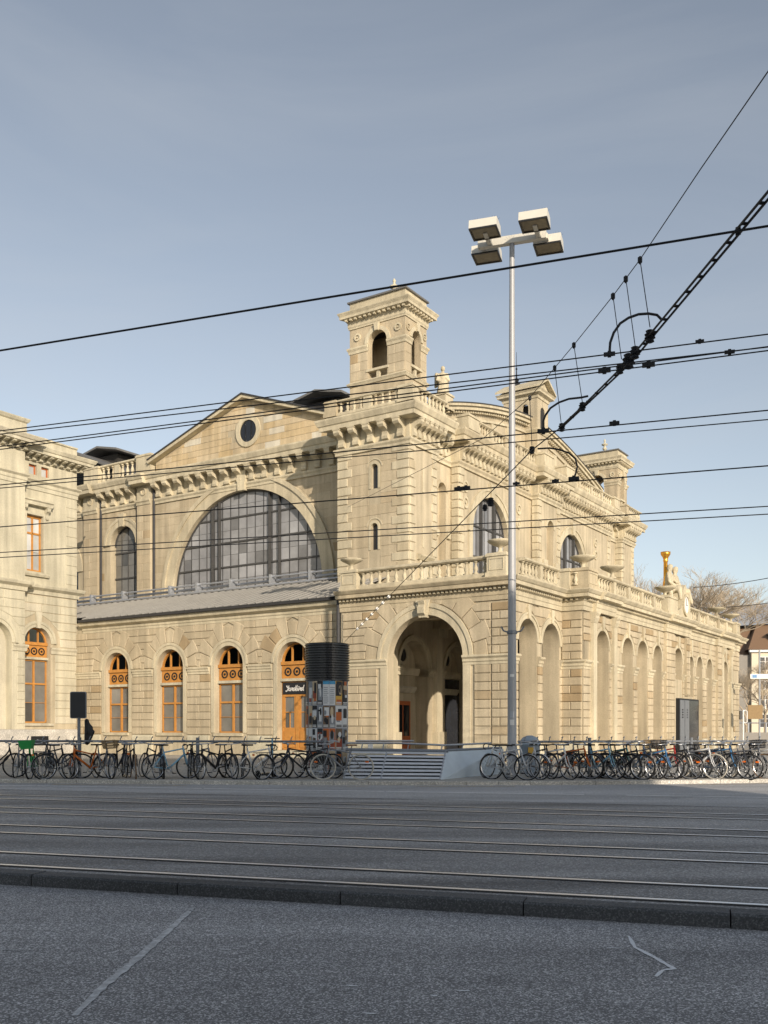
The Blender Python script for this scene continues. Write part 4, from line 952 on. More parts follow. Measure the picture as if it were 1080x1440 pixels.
# aedicule turret on the gable
TU = FL(18.3, (0, 0), -.6); TUR = FR(7.15, (0, 0), -.6); a0, a1, b0, b1 = 7.15, 9.4, 18.3, 19.9
tw = MB(); tw.wall(TU, a0, a1, 16.8, 21.9, [(7.95, .22, 20.5, 21.35, True), (8.8, .22, 20.5, 21.35, True)], .2); tw.wall(TUR, b0, b1, 16.8, 21.9, [(19.1, .34, 20.0, 21.1, True)], .3); tw.wall(FL(b1, (0, 0), -.6), a0, a1, 16.8, 21.9)
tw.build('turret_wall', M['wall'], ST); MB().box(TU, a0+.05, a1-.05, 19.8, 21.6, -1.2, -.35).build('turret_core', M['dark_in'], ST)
P4 = [(-.1, 21.85), (.05, 21.85), (.08, 22.0), (.3, 22.1), (.3, 22.2), (.38, 22.3), (-.1, 22.34)]
MB().prof(TU, a0, a1, P4, -1, 1).build('turret_cornice', M['trim'], ST); MB().prof(TUR, b0, b1, P4, -1, 1).build('turret_cornice', M['trim'], ST)
for fr, p, q in ((TU, a0, a1), (TUR, b0, b1)): MB().prof(fr, p, q, [(-.1, 19.75), (.06, 19.75), (.16, 19.92), (.16, 20.0), (-.1, 20.02)], -1, 1).build('string_course', M['trim'], ST)
MB().prism(TUR, [(b0-.3, 22.32), (b1+.3, 22.32), (19.1, 22.98)], -2.4, .05).build('turret_pediment', M['trim'], ST)
for p, q in (((b0-.45, 22.36), (19.1, 23.05)), ((b1+.45, 22.36), (19.1, 23.05))):
    MB().prism(TUR, [p, q, (q[0], q[1]+.14), (p[0], p[1]+.12)], -2.6, .36).build('turret_roof', M['trim'], ST)
sp = MB(); sp.lathe((-8.9, 19.1, 22.4), [(.3, 0), (.32, .15), (.1, .35), (.16, .45), (.05, .6), (.03, 1.1), (.07, 1.15), (.02, 1.25), (.012, 2.2)], 8); sp.build('turret_spike', M['iron'], ST)

# --- nave gable wall facing left, behind the lean-to
NC, NR, NZ = 19.75, 5.62, 9.1
MB().wall(LN, 11.4, 27.0, 8.6, 15.0, [(NC, NR, 9.3, NZ+.2, True)], .45, n=56).build('nave_wall', M['wall'], ST)
def ring_holes(): return [(NC, NR+.95, 0, NZ+.2, NR+.95)]
ashlar('ashlar_block', LN, 11.6, 27.0, 9.4, 14.95, .46, (1.5, 1.2), ring_holes(), d1=.013, ch=.007, gap=.005, jitter=.2)
big_window(LN, NC, NR-.02, 9.29, NZ+.2, .32, 18, 4, (NC+2.6, NC+2.05, NC-1.75, NC-2.45))
g = MB(); g.ring(LN, NC, NZ+.2, NR, NR+.62, -.02, .06, n=64); g.ring(LN, NC, NZ+.2, NR+.6, NR+.85, -.02, .15, n=64); g.build('archivolt', M['trim'], ST)
ks = MB(); ks.prism(LN, [(NC-.24, NZ+NR+.12), (NC+.24, NZ+NR+.12), (NC+.34, NZ+NR+1.22), (NC-.34, NZ+NR+1.22)], 0, .25); ks.build('keystone', M['trim'], ST)
MB().wall(LN, 28.2, 31.8, 8.6, 15.0, [(29.75, 1.17, 9.2, 12.85, True)], .5, n=28).build('side_bay_wall', M['wall'], ST)
ashlar('ashlar_block', LN, 28.25, 31.7, 9.3, 14.95, .46, (1.0, 1.3), [(29.75, 1.75, 0, 12.85, 1.8)], d1=.013, ch=.007, gap=.005, jitter=.1)
big_window(LN, 29.75, 1.15, 9.2, 12.85, .45, 4, 3, (), 'glass')
g = MB(); g.ring(LN, 29.75, 12.85, 1.17, 1.55, -.02, .07, n=30); g.ring(LN, 29.75, 12.85, 1.5, 1.68, -.02, .12, n=30); g.build('archivolt', M['trim'], ST)
MB().prism(LN, [(29.6, 13.95), (29.9, 13.95), (30.0, 14.75), (29.5, 14.75)], 0, .2).build('keystone', M['trim'], ST)
MB().wall(LN, 33.2, 38, 8.6, 15.0, [(36.2, 2.2, 9.2, 11.5, True)], .6).build('nave_end_wall', M['wall'], ST)
MB().box(LN, 34.0, 38, 9.2, 13.6, -.7, -.6).build('end_glazing', M['glass_dark'], ST)
g = MB(); g.ring(LN, 36.2, 11.5, 2.2, 2.7, -.02, .1, n=30); g.build('archivolt', M['trim'], ST)
for a, b in ((27.0, 28.2), (31.8, 33.15)):
    p = MB(); p.box(LN, a, b, 8.6, 15.35, -.3, .28); p.build('pilaster', M['stone'], ST)
    MB().prof(LN, a, b, [(.28, 15.0), (.33, 15.0), (.36, 15.14), (.42, 15.2), (.42, 15.32), (.28, 15.36)], -0, 0).build('capital', M['trim'], ST)
    fb = MB(); fb.box(LN, a, b, 15.36, 16.2, -.3, .3); fb.ring(LN, (a+b)/2, 15.8, .16, .24, .3, .36, 0, 6.2832, 16); fb.build('frieze_block', M['trim'], ST)
    ashlar('ashlar_block', LN, a+.02, b-.02, 8.9, 14.95, .5, (.65, 1.2), [], d1=.295, ch=.007)
entab(LN, 11.5, 27.0, ENT_U); entab(LN, 27.0, 28.2, [(d+.28 if d > 0 else d, z) for d, z in ENT_U if z > 16]); entab(LN, 28.2, 31.8, ENT_U); entab(LN, 31.8, 33.15, [(d+.28 if d > 0 else d, z) for d, z in ENT_U if z > 16]); entab(LN, 33.15, 38, ENT_U)
consoles(LN, 12.0, 26.9, .93, 15.31); consoles(LN, 28.25, 31.75, .9, 15.31); consoles(LN, 33.3, 38, .95, 15.31)
balustrade(LN, 28.25, 31.75, 16.82, .85, baluster_mesh(.85, .12, 8), .42, dc=.0, w=.15, base=.2, dies=(30.2,), die_w=.22)
pier(LN, 27.0, 28.25, 16.82, 18.1, -.4, .3, panel=False); pier(LN, 31.75, 33.1, 16.82, 18.0, -.4, .3, panel=False)
for u_ in (28.32, 31.68): MB().tube([LN(u_, 8.8, .12), LN(u_, 16.1, .12)], .08, 8).build('downpipe', M['roof_dark'], ST)
MB().tube([LN(26.88, 8.8, .12), LN(26.88, 16.1, .12)], .08, 8).build('downpipe', M['roof_dark'], ST)
# pediment with oculus
PN = 19.45; PU0, PU1, PZ0, PZ1 = 12.3, 26.75, 17.5, 20.0
MB().prism(LN, [(PU0, 16.8), (PU1, 16.8), (PU1, PZ0), (PN, PZ1), (PU0, PZ0)], -.4, .08).build('pediment_wall', M['wall'], ST)
LP = FL(6.12)
tri = [(PU0, PZ0-.55), (PU1, PZ0-.55), (PU1, PZ0-.1), (PN, PZ1-.12), (PU0, PZ0-.1)]
n = 9; z0 = 16.95
for r in range(n):
    a, b = z0+r*.36, z0+(r+1)*.36
    x = PU0+.1+(r % 2)*.35; 
    while x < PU1:
        L = random.choice((.8, 1.1, .65, 1.35)); q = clip([(x+.006, a+.006), (x+L-.006, a+.006), (x+L-.006, b-.006), (x+.006, b-.006)], [(PU0, 16.9), (PU1, 16.9), (PU1, PZ0-.1), (PN, PZ1-.12), (PU0, PZ0-.1)])
        cxx = x+L/2
        if len(q) > 2 and math.hypot(cxx-19.3, (a+b)/2-18.15) > .95: put('tympanum_block', LP, q, .02, .007, ST)
        x += L
g = MB(); g.ring(LP, 19.3, 18.15, .62, .9, -.02, .1, 0, 6.2832, 32); og = g.build('oculus_frame', M['trim'], ST)
MB().ring(LP, 19.3, 18.15, .001, .62, -.02, .03, 0, 6.2832, 32).build('pane', M['glass_dark'], og)
g = MB(); [g.box(LP, 19.3+x-.025, 19.3+x+.025, 18.15-math.sqrt(.385-x*x), 18.15+math.sqrt(.385-x*x), .03, .06) for x in (-.22, .22)]; g.build('oculus_bars', M['iron'], og)
for p, q in (((PU0-.4, PZ0-.14), (PN, PZ1-.02)), ((PU1+.3, PZ0-.12), (PN, PZ1-.02))):
    MB().prism(LP, [p, q, (q[0], q[1]+.17), (p[0], p[1]+.17)], -.3, .42).build('raking_cornice', M['trim'], ST)
    MB().prism(LP, [(p[0], p[1]+.175), (q[0], q[1]+.175), (q[0], q[1]+.26), (p[0], p[1]+.26)], -27, .45).build('nave_roof', M['roof'], ST)
    MB().prism(LP, [(p[0], p[1]+.178), (q[0], q[1]+.178), (q[0], q[1]+.256), (p[0], p[1]+.256)], .452, .49).build('verge_board', M['roof_dark'], ST)
def monitor(uc, hw, v0, v1, z, h, root=ST):
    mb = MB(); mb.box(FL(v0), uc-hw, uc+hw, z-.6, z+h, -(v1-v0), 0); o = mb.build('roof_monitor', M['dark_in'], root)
    for s_ in (-1, 1):
        f = FL(v0)
        MB().prism(f, [(uc, z+h+.4), (uc+s_*(hw+.75), z+h-.02), (uc+s_*(hw+.75), z+h+.12), (uc, z+h+.54)], -(v1-v0), .8).build('monitor_roof', M['roof'], o)
monitor(19.45, 1.3, 13.2, 30, 20.3, 1.55)
for s_ in (-1, 1):
    MB().prism(FL(9.0), [(38.2, 20.6), (38.2+s_*8.6, 17.0), (38.2+s_*8.6, 17.15), (38.2, 20.75)], -26, 0).build('second_nave_roof', M['roof'], ST)
monitor(38.2, 1.3, 12, 30, 20.75, .3)
DENT.build('dentil_course', M['trim'], ST, kind='stuff')
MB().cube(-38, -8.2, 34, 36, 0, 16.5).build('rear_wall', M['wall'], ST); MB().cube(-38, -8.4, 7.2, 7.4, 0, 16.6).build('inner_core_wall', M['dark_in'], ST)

# --- stone figures, remeshed into one body each
def figure(balls, name, m, root, loc, vox=.05, rz=0):
    bm = bmesh.new()
    for (p, q, r0, r1) in balls:
        p, q = Vector(p), Vector(q); k = max(2, int((q-p).length/.05)+1)
        for i in range(k):
            t = i/(k-1); c = p.lerp(q, t); bmesh.ops.create_icosphere(bm, subdivisions=1, radius=r0+(r1-r0)*t, matrix=Matrix.Translation(c))
    me = bpy.data.meshes.new(name); bm.to_mesh(me); bm.free()
    tmp = bpy.data.objects.new('tmp', me); col.objects.link(tmp); md = tmp.modifiers.new('r', 'REMESH'); md.mode = 'VOXEL'; md.voxel_size = vox
    dg = bpy.context.evaluated_depsgraph_get(); me2 = bpy.data.meshes.new_from_object(tmp.evaluated_get(dg)); bpy.data.objects.remove(tmp)
    me2.name = name; me2.polygons.foreach_set('use_smooth', [True]*len(me2.polygons))
    return obj(name, me2, m, root, loc, rz)
wing = lambda s: [((s*.12, .16, .9), (s*.26, .3, 1.12), .1, .1), ((s*.26, .3, 1.12), (s*.34, .34, .45), .12, .04), ((s*.2, .26, 1.0), (s*.26, .3, .5), .12, .06)]
ang_ = [((0, 0, .1), (0, 0, .6), .36, .27), ((0, 0, .6), (0, 0, .98), .22, .2), ((-.2, 0, 1.), (.2, 0, 1.), .1, .1), ((0, 0, 1.05), (0, 0, 1.15), .08, .07), ((0, -.03, 1.28), (0, -.03, 1.34), .13, .12),
        ((-.22, -.02, .98), (-.32, -.1, .7), .08, .07), ((-.32, -.1, .7), (-.12, -.22, .62), .07, .05), ((.22, -.02, .98), (.3, -.1, .7), .08, .07), ((.3, -.1, .7), (.14, -.22, .8), .07, .05)] + wing(1) + wing(-1)
pier(UG, 8.1, 8.9, 17.9, 18.75, -.6, .3, panel=False)
figure(ang_, 'statue', M['trim'], ST, UG(8.5, 18.72, -.1), .045, R(40)).scale = (1.05, 1.05, 1.05)
seat = lambda sx: [((sx*.5, 0, .5), (sx*.42, .02, 1.0), .25, .2), ((sx*.42, .02, 1.0), (sx*.4, .0, 1.2), .22, .1), ((sx*.4, 0, 1.42), (sx*.4, -.02, 1.5), .16, .15),
                   ((sx*.5, 0, .45), (sx*.62, -.5, .5), .2, .17), ((sx*.62, -.5, .5), (sx*.85, -.62, .05), .15, .1), ((sx*.5, .0, .4), (sx*1.0, -.2, .42), .2, .16), ((sx*1.0, -.2, .42), (sx*1.3, -.35, .05), .14, .1),
                   ((sx*.6, 0, 1.18), (sx*.78, -.1, .8), .11, .09), ((sx*.78, -.1, .8), (sx*.55, -.35, .65), .09, .06), ((sx*.25, 0, 1.18), (sx*.1, -.2, .85), .11, .08)]
figure(seat(1)+seat(-1)+[((-.5, .1, .1), (.5, .1, .1), .3, .3), ((-.9, 0, .05), (.9, 0, .05), .16, .16)], 'seated_figures', M['trim'], ST, RB(19.2, 8.45, -.3), .06, math.pi/2).scale = (1.25, 1.25, 1.3)
gd = MB(); gd.lathe(RB(19.0, 9.2, -.62), [(.15, 0), (.15, .4), (.12, .5), (.115, 1.55), (.15, 1.6), (.12, 1.66), (.16, 1.8), (.27, 1.96), (.28, 2.1), (.1, 2.12)], 12); gd.build('gilded_column', M['gold'], ST, smooth=True)

flush('stone', 'stone', M['stone'], ST, (0, 0)); flush('quoin', 'quoin', M['trim'], ST, (0, 0)); flush('ashlar_block', 'ashlar_block', M['stone'], ST, (0, 0)); flush('tympanum_block', 'tympanum_block', M['patchy'], ST, (0, 0))
STORE.clear()

# ---------------------------------------------------------------- neighbouring wing on the left
LB = thing('side_building', 'pale stone building at the left edge with balustraded cornice and orange window frames', 'building', w_of(26.9, 0), ROT)
off = (-26.9, 0.); X = FR(26.9, off); XP = FR(26.4, off); VS = -3.35; VB = .36
WC, WH, WS = -2.22, .84, 5.95
MB().wall(X, VS, VB, 0, 9.0, [(WC, WH, 1.65, WS, True)], .5, n=26).build('lower_wall', M['wall'], LB)
up = MB(); up.wall(X, VS, VB, 9.0, 14.5, [(-2.4, .53, 9.75, 12.75, False)], .32); up.wall(X, VS, VB, 14.5, 15.8, [(-2.5, .25, 14.92, 15.45, False), (-1.72, .25, 14.92, 15.45, False)], .25)
up.wall(FL(VB, off), 26.9, 34, 0, 16.9); up.wall(X, VS, VB, 15.8, 16.9); up.build('upper_wall', M['pale'], LB)
pj = MB(); pj.wall(XP, -14, VS, 0, 9.0, [(-5.2, 1.05, .9, 5.8, True)], .5); pj.wall(XP, -14, VS, 9.0, 17.2); pj.wall(FL(VS, off), 26.4, 26.95, 0, 17.2); pj.wall(FL(-14, off), 26.4, 40, 0, 17.2); pj.build('pavilion_wall', M['pale'], LB)
MB().box(XP, -6.4, -4.0, .8, 7.0, -.6, -.5).build('niche_back_wall', M['pale'], LB)
ashlar('stone', X, VS+.03, VB, 1.6, 5.38, .42, (1.6, 1.2), [(WC, WH+.28, 0, 9, 1)], d1=.035)
ashlar('stone', X, VS+.03, VB, 5.78, 8.5, .45, (1.4, 1.6), [(WC, WH+.32, 0, WS, WH+.62)], d1=.035)
ashlar('stone', XP, -9, VS-.02, 1.6, 5.38, .42, (1.3, 1.1), [(-5.2, 1.35, 0, 9, 1)], d1=.035)
ashlar('stone', XP, -9, VS-.02, 5.78, 8.5, .45, (1.3, 1.1), [(-5.2, 1.4, 0, 5.8, 1.7)], d1=.035)
g = MB(); g.ring(X, WC, WS, WH, WH+.2, -.02, .05); g.ring(X, WC, WS, WH+.18, WH+.32, -.02, .1); g.build('archivolt', M['pale'], LB)
g = MB(); g.ring(XP, -5.2, 5.8, 1.05, 1.25, -.02, .05); g.ring(XP, -5.2, 5.8, 1.23, 1.4, -.02, .1); g.build('archivolt', M['pale'], LB)
MB().prism(X, [(WC-.1, WS+WH-.06), (WC+.1, WS+WH-.06), (WC+.2, WS+WH+.8), (WC-.2, WS+WH+.8)], 0, .16).build('keystone', M['pale'], LB)
for a, b in ((VS, WC-WH), (WC+WH, VB)): MB().prof(X, a, b, [(-.05, 5.4), (.06, 5.4), (.08, 5.56), (.14, 5.66), (.14, 5.74), (-.05, 5.77)]).build('impost', M['pale'], LB)
MB().prof(XP, -4.1, VS, [(-.05, 5.4), (.06, 5.4), (.08, 5.56), (.14, 5.66), (.14, 5.74), (-.05, 5.77)], 0, 1).build('impost', M['pale'], LB)
MB().prof(X, VS, VB, [(-.05, 0), (.2, 0), (.2, 1.1), (.12, 1.3), (-.05, 1.32)]).build('plinth', M['granite_pale'], LB); MB().prof(XP, -14, VS, [(-.05, 0), (.2, 0), (.2, 1.1), (.12, 1.3), (-.05, 1.32)], 0, 1).build('plinth', M['granite_pale'], LB)
MB().prof(X, WC-.95, WC+.95, [(-.5, 1.5), (.12, 1.5), (.14, 1.62), (-.5, 1.66)]).build('sill', M['pale'], LB)
MB().box(X, WC-.55, WC+.55, .45, .95, .15, .215).build('cellar_grate', M['iron'], LB)
wood_window(X, WC, WH-.02, 1.66, WS+.02, LB)
SC = [(-.05, 8.55), (.08, 8.55), (.1, 8.75), (.3, 8.88), (.34, 9.0), (.34, 9.05), (-.05, 9.12)]
MB().prof(X, VS, VB, SC, 0, 1).build('string_course', M['pale'], LB); MB().prof(XP, -14, VS, SC, 0, 1).build('string_course', M['pale'], LB)
wm = MB(); c, hw = -2.4, .52
for q in ((c-hw, c+hw, 9.76, 9.86), (c-hw, c+hw, 12.62, 12.74), (c-hw, c-hw+.09, 9.86, 12.62), (c+hw-.09, c+hw, 9.86, 12.62), (c-.05, c+.05, 9.86, 12.62), (c-hw, c+hw, 11.75, 11.85)): wm.box(X, *q, -.28, -.18)
wo = wm.build('window', M['wood'], LB)
for q in ((c-hw+.09, c-.05, 9.86, 10.8), (c+.05, c+hw-.09, 9.86, 10.8), (c-hw+.09, c-.05, 10.82, 11.75), (c+.05, c+hw-.09, 10.82, 11.75), (c-hw+.09, c-.05, 11.85, 12.62), (c+.05, c+hw-.09, 11.85, 12.62)): MB().box(X, *q, -.26, -.23).build('pane', M['glass_white'], wo)
g = MB(); [g.box(X, *q, -.02, .07) for q in ((c-hw-.16, c-hw, 9.6, 12.9), (c+hw, c+hw+.16, 9.6, 12.9), (c-hw, c+hw, 12.76, 12.9))]; g.build('window_surround', M['pale'], LB)
MB().prof(X, c-hw-.3, c+hw+.3, [(0, 9.48), (.14, 9.48), (.2, 9.6), (.2, 9.66), (0, 9.7)]).build('sill', M['pale'], LB)
MB().prof(X, c-hw-.42, c+hw+.42, [(0, 13.22), (.3, 13.24), (.34, 13.4), (.42, 13.46), (.42, 13.52), (0, 13.6)]).build('window_hood', M['pale'], LB)
for s_ in (c-hw-.2, c+hw+.2): obj('hood_bracket', console_mesh(.2, .28, .62), M['pale'], LB, X(s_, 12.6, .02), X.rot)
for c2 in (-2.5, -1.72):
    f2 = MB(); [f2.box(X, *q, -.22, -.15) for q in ((c2-.25, c2+.25, 15.36, 15.45), (c2-.25, c2-.17, 14.92, 15.36), (c2+.17, c2+.25, 14.92, 15.36))]; fo = f2.build('attic_window', M['wood_red'], LB)
    MB().box(X, c2-.17, c2+.17, 14.92, 15.36, -.2, -.18).build('pane', M['glass_white'], fo)
MB().prof(X, VS, VB, [(-.05, 14.1), (.05, 14.1), (.05, 14.3), (.09, 14.34), (.09, 14.5), (.2, 14.6), (.2, 14.66), (-.05, 14.7)], 0, 1).build('architrave', M['pale'], LB)
MB().prof(XP, -14, VS, [(-.05, 14.1), (.05, 14.1), (.05, 14.3), (.09, 14.34), (.09, 14.5), (.2, 14.6), (.2, 14.66), (-.05, 14.7)], 0, 1).build('architrave', M['pale'], LB)
CO = [(-.1, 15.62), (.06, 15.62), (.08, 15.9), (.66, 15.94), (.66, 16.08), (.72, 16.12), (.8, 16.28), (.8, 16.32), (-.1, 16.4)]
MB().prof(X, VS, VB, CO, 0, 1).build('cornice', M['pale'], LB); MB().prof(XP, -14, VS, [(d, z+.25) for d, z in CO], 0, 1).build('cornice', M['pale'], LB)
MOD = console_mesh(.2, .52, .3)
for i in range(9): obj('modillion', MOD, M['pale'], LB, X(VS+.35+i*.44, 15.63, .06), X.rot)
for i in range(12): obj('modillion', MOD, M['pale'], LB, XP(VS-.1-i*.44, 15.88, .06), XP.rot)
MB().prof(X, VS, VB, [(-.3, 16.35), (.02, 16.35), (.02, 16.86), (.1, 16.9), (.1, 16.98), (-.3, 17.0)], 0, 0).build('parapet', M['pale'], LB)
MB().prof(XP, -14, VS, [(-.3, 16.6), (.06, 16.6), (.06, 17.3), (.14, 17.36), (.2, 17.48), (.2, 17.54), (-.3, 17.6)], 0, 1).build('parapet', M['pale'], LB)
z = 9.3
while z < 14:
    put('quoin', X, [(VB-.72, z+.012), (VB, z+.012), (VB, z+.5), (VB-.72, z+.5)], .03, .015, LB); z += .53
flush('stone', 'stone', M['pale'], LB, off); flush('quoin', 'quoin', M['pale'], LB, off); STORE.clear()

# ---------------------------------------------------------------- far background
def bare_tree(name, label, base, h, spread, seed, levels=6):
    rnd = random.Random(seed); t = thing(name, label, 'tree', base, 0, 'bare trees')
    tr = MB(); cr = MB()
    def grow(p, d, L, r, lv):
        q = p + d*L
        m = p.lerp(q, .5) + Vector((rnd.uniform(-1, 1), rnd.uniform(-1, 1), rnd.uniform(-.5, .5)))*L*.08
        (tr if lv <= 1 else cr).tube([p, m, q], r, 6 if lv < 2 else 3, r*.62)
        if lv >= levels: return
        k = 3 if lv < 3 else 4
        for i in range(k):
            a = rnd.uniform(0, 6.28); tilt = rnd.uniform(.3, .95)
            side = Vector((math.cos(a), math.sin(a), 0)); nd = (d*math.cos(tilt) + side*math.sin(tilt)*spread + Vector((0, 0, .12))).normalized()
            grow(p.lerp(q, rnd.uniform(.55, 1.)) if i else q, nd, L*rnd.uniform(.62, .82), r*.6, lv+1)
    grow(Vector((0, 0, 0)), Vector((0, 0, 1)), h*.3, h*.016, 0)
    k = h/max(v[2] for v in cr.v); tr.v = [tuple(c*k for c in v) for v in tr.v]; cr.v = [tuple(c*k for c in v) for v in cr.v]
    tr.build('trunk', M['bark'], t); cr.build('crown', M['bark'], t)
    return t
bare_tree('bare_tree', 'leafless tree rising behind the gilded statue group on the arcade roof', col_at(918, 92), 18.6, 1.0, 3, 7)
bare_tree('bare_tree', 'leafless tree behind the arcade between its two far end urns', col_at(962, 96), 16.3, 1.15, 5, 7)
bare_tree('bare_tree', 'small leafless street tree in front of the brown roofed house', col_at(1076, 82), 7.5, 1.1, 9, 6)
bare_tree('bare_tree', 'dark leafless tree against the shaded gable of the brown roofed house', col_at(1050, 88), 7., 1.0, 12, 6)
FH = thing('distant_house', 'cream house with brown hipped roof and dormers behind bare trees at right', 'house', col_at(1057, 115), R(-8)); FH.scale = (1, 1, .83)
f0 = FW((0, 0, 0), 0); f1 = FW((0, 0, 0), math.pi/2)
MB().cube(0, 30, 0, 14, 0, 12.6).build('wall', M['plaster'], FH)
MB().cube(-2.6, -.02, .6, 13, 0, 12.2).build('side_wall', M['plaster_b'], FH)  # shade painted in: darker plaster than the house front
MB().prof(f0, -.3, 30, [(-.2, 12.5), (.35, 12.5), (.35, 12.85), (-.2, 12.85)]).build('eaves', M['white'], FH)
MB().add([(-.5, -.5, 12.86), (30, -.5, 12.86), (30, 14, 12.86), (-.5, 14, 12.86), (1.8, 5, 17.4), (30, 5, 17.4), (30, 9, 17.4), (1.8, 9, 17.4)], [(0, 1, 5, 4), (0, 4, 7, 3), (3, 7, 6, 2), (4, 5, 6, 7)]).build('roof', M['tile'], FH)
MB().add([(-7, 1, 12.2), (-.1, 1, 12.2), (-.1, 14, 12.2), (-7, 14, 12.2), (-6, 5, 16), (1, 5, 16.6), (1, 9, 16.6), (-6, 9, 16)], [(0, 1, 5, 4), (0, 4, 7, 3), (3, 7, 6, 2), (4, 5, 6, 7)]).build('side_roof', M['tile'], FH)
MB().add([(-4.5, 4, 16.6), (9, 4, 17.4), (9, 10, 17.4), (-4.5, 10, 16.6), (-1.2, 6.5, 20.2), (3.2, 6.5, 20.4)], [(0, 1, 5, 4), (1, 2, 5), (2, 3, 4, 5), (3, 0, 4)]).build('glazed_roof', M['galv'], FH)
for xd in (3.4, 8.2):
    d = MB(); d.cube(xd-.9, xd+.9, .8, 3.4, 13.6, 15.2); do = d.build('dormer', M['white'], FH)
    MB().cube(xd-1.1, xd+1.1, .6, 3.6, 15.2, 15.4).build('dormer_roof', M['roof'], do)
    for k in (-.45, .45): MB().cube(xd+k-.3, xd+k+.3, .76, .8, 13.9, 15.0).build('pane', M['glass_dark'], do)
for k in range(4):
    for xd in (1.55, 4.2, 6.85):
        w = MB(); w.cube(xd-.65, xd+.65, -.04, .02, 1.6+k*2.75, 3.6+k*2.75); wo = w.build('window', M['white'], FH)
        for a in (-.56, .06):
            for b, h in ((.1, 1.15), (1.32, .58)): MB().cube(xd+a, xd+a+.5, -.06, -.04, 1.6+k*2.75+b, 1.6+k*2.75+b+h).build('pane', M['glass_dark'], wo)
HL = thing('distant_embankment_wall', 'grey quay wall with fence far behind the bicycles at right', 'wall', col_at(1060, 76))
MB().cube(-6, 40, 0, .5, 0, 1.0).build('wall', M['plaster_b'], HL)
fb = MB().tube([(-6, .2, 1.75), (40, .2, 1.75)], .05, 6).build('handrail', M['rail'], HL)
for i in range(16): MB().cube(-6+i*1.4, -5.9+i*1.4, .15, .25, 1.0, 1.75).build('fence_post', M['rail'], HL)
SP = thing('street_sign', 'grey post with white direction sign and beige information board beyond the arcade', 'sign', col_at(1068, 62))
MB().tube([(0, 0, 0), (0, 0, 6.4)], .06, 8).build('post', M['galv'], SP); MB().cube(-.62, .55, -.09, -.06, 4.55, 4.85).build('direction_panel', M['white'], SP)
MB().cube(-.5, -.2, -.1, -.09, 4.6, 4.8).build('blue_symbol', M['b_blue'], SP); MB().cube(-.78, .16, -.12, -.07, 1.95, 2.85).build('information_board', M['tyre_tan'] if 0 else M['wicker'], SP)
SL = thing('traffic_signal', 'white framed signal post just past the end of the arcade', 'signal', col_at(1045, 60))
MB().tube([(0, 0, 0), (0, 0, 2.5)], .05, 8).build('post', M['white'], SL); MB().tube([(0, 0, 2.4), (.12, 0, 2.5), (.25, 0, 2.4), (.25, 0, 1.75), (.12, 0, 1.68), (0, 0, 1.75)], .035, 6).build('loop', M['white'], SL)
MB().cube(-.22, -.06, -.08, .08, 1.9, 2.45).build('lamp_head', M['black'], SL)
NB = thing('opposite_building', 'tall stone building across the road whose shadow covers the tram tracks', 'building', (-20, -16, 0))
MB().cube(12, 44.0, -14, 0, ZN, 19.9).build('wall', M['plaster_b'], NB); MB().cube(11.7, 44.3, -14.4, .4, 19.9, 20.2).build('cornice', M['plaster_b'], NB)

# ---------------------------------------------------------------- street furniture
def rail_y(px): return 28.3 - (px/460)*1.1 if px < 470 else 27.0 + max(0, (px-735)/345)*.9
def bike_rail(name, label, px0, px1, posts, n_hooks):
    P = [col_at(px0+(px1-px0)*i/6, rail_y(px0+(px1-px0)*i/6)) for i in range(7)]
    t = thing(name, label, 'railing', P[0]); b = P[0]
    MB().tube([p-b+Vector((0, 0, 1.03)) for p in P], .032, 8).build('top_rail', M['rail'], t)
    for px in posts:
        p = col_at(px, rail_y(px))-b; MB().tube([p+Vector((0, 0, 0)), p+Vector((0, 0, 1.14))], .05, 10).build('post', M['rail'], t)
    for i in range(n_hooks):
        px = px0+(px1-px0)*(i+.5)/n_hooks; p = col_at(px, rail_y(px))-b
        MB().tube([p+Vector((0, -.02, .99)), p+Vector((.02, -.05, 1.1)), p+Vector((.05, -.02, 1.17)), p+Vector((.03, .05, 1.14))], .014, 5).build('hook', M['rail'], t)
    return t
bike_rail('bicycle_railing', 'grey tubular railing left of the advertising column with bicycles leaning on it', -60, 463, (112, 278, 457), 24)
bike_rail('bicycle_railing', 'grey tubular railing right of the lamp mast packed with bicycles', 728, 1110, (829, 972), 22)
sg_p = col_at(111, rail_y(111)-.1)
SG = thing('sign_panel', 'blank black sign panel with rounded corners on a post among bicycles', 'sign', sg_p)
MB().tube([(0, 0, 0), (0, 0, 1.75)], .045, 10).build('post', M['rail'], SG)
def rrect(w, h, r, n=5):
    out = []
    for cx_, cz_, a0 in ((w/2-r, h/2-r, 0), (-w/2+r, h/2-r, 90), (-w/2+r, -h/2+r, 180), (w/2-r, -h/2+r, 270)):
        out += [(cx_+r*math.cos(R(a0+90*i/n)), cz_+r*math.sin(R(a0+90*i/n))) for i in range(n+1)]
    return out
fs_ = FW((0, 0, 2.08), 0)
pn = MB().prism(fs_, rrect(.47, .78, .05), .02, .08).build('panel', M['rail'], SG); MB().prism(fs_, rrect(.43, .74, .04), .08, .086).build('panel_face', M['black'], pn)
BG = figure([((0, 0, .0), (.03, .02, .35), .1, .13), ((.03, 0, .3), (-.02, .03, .62), .12, .08), ((.05, -.02, .05), (.16, .02, .3), .08, .07), ((.06, 0, .5), (.13, .03, .42), .06, .05)], 'dark_bundle', M['seatblack'], None, sg_p+Vector((.16, .25, 1.0)), .03)
tag(BG, 'dark crumpled bundle hanging behind the black sign panel post', 'bundle')
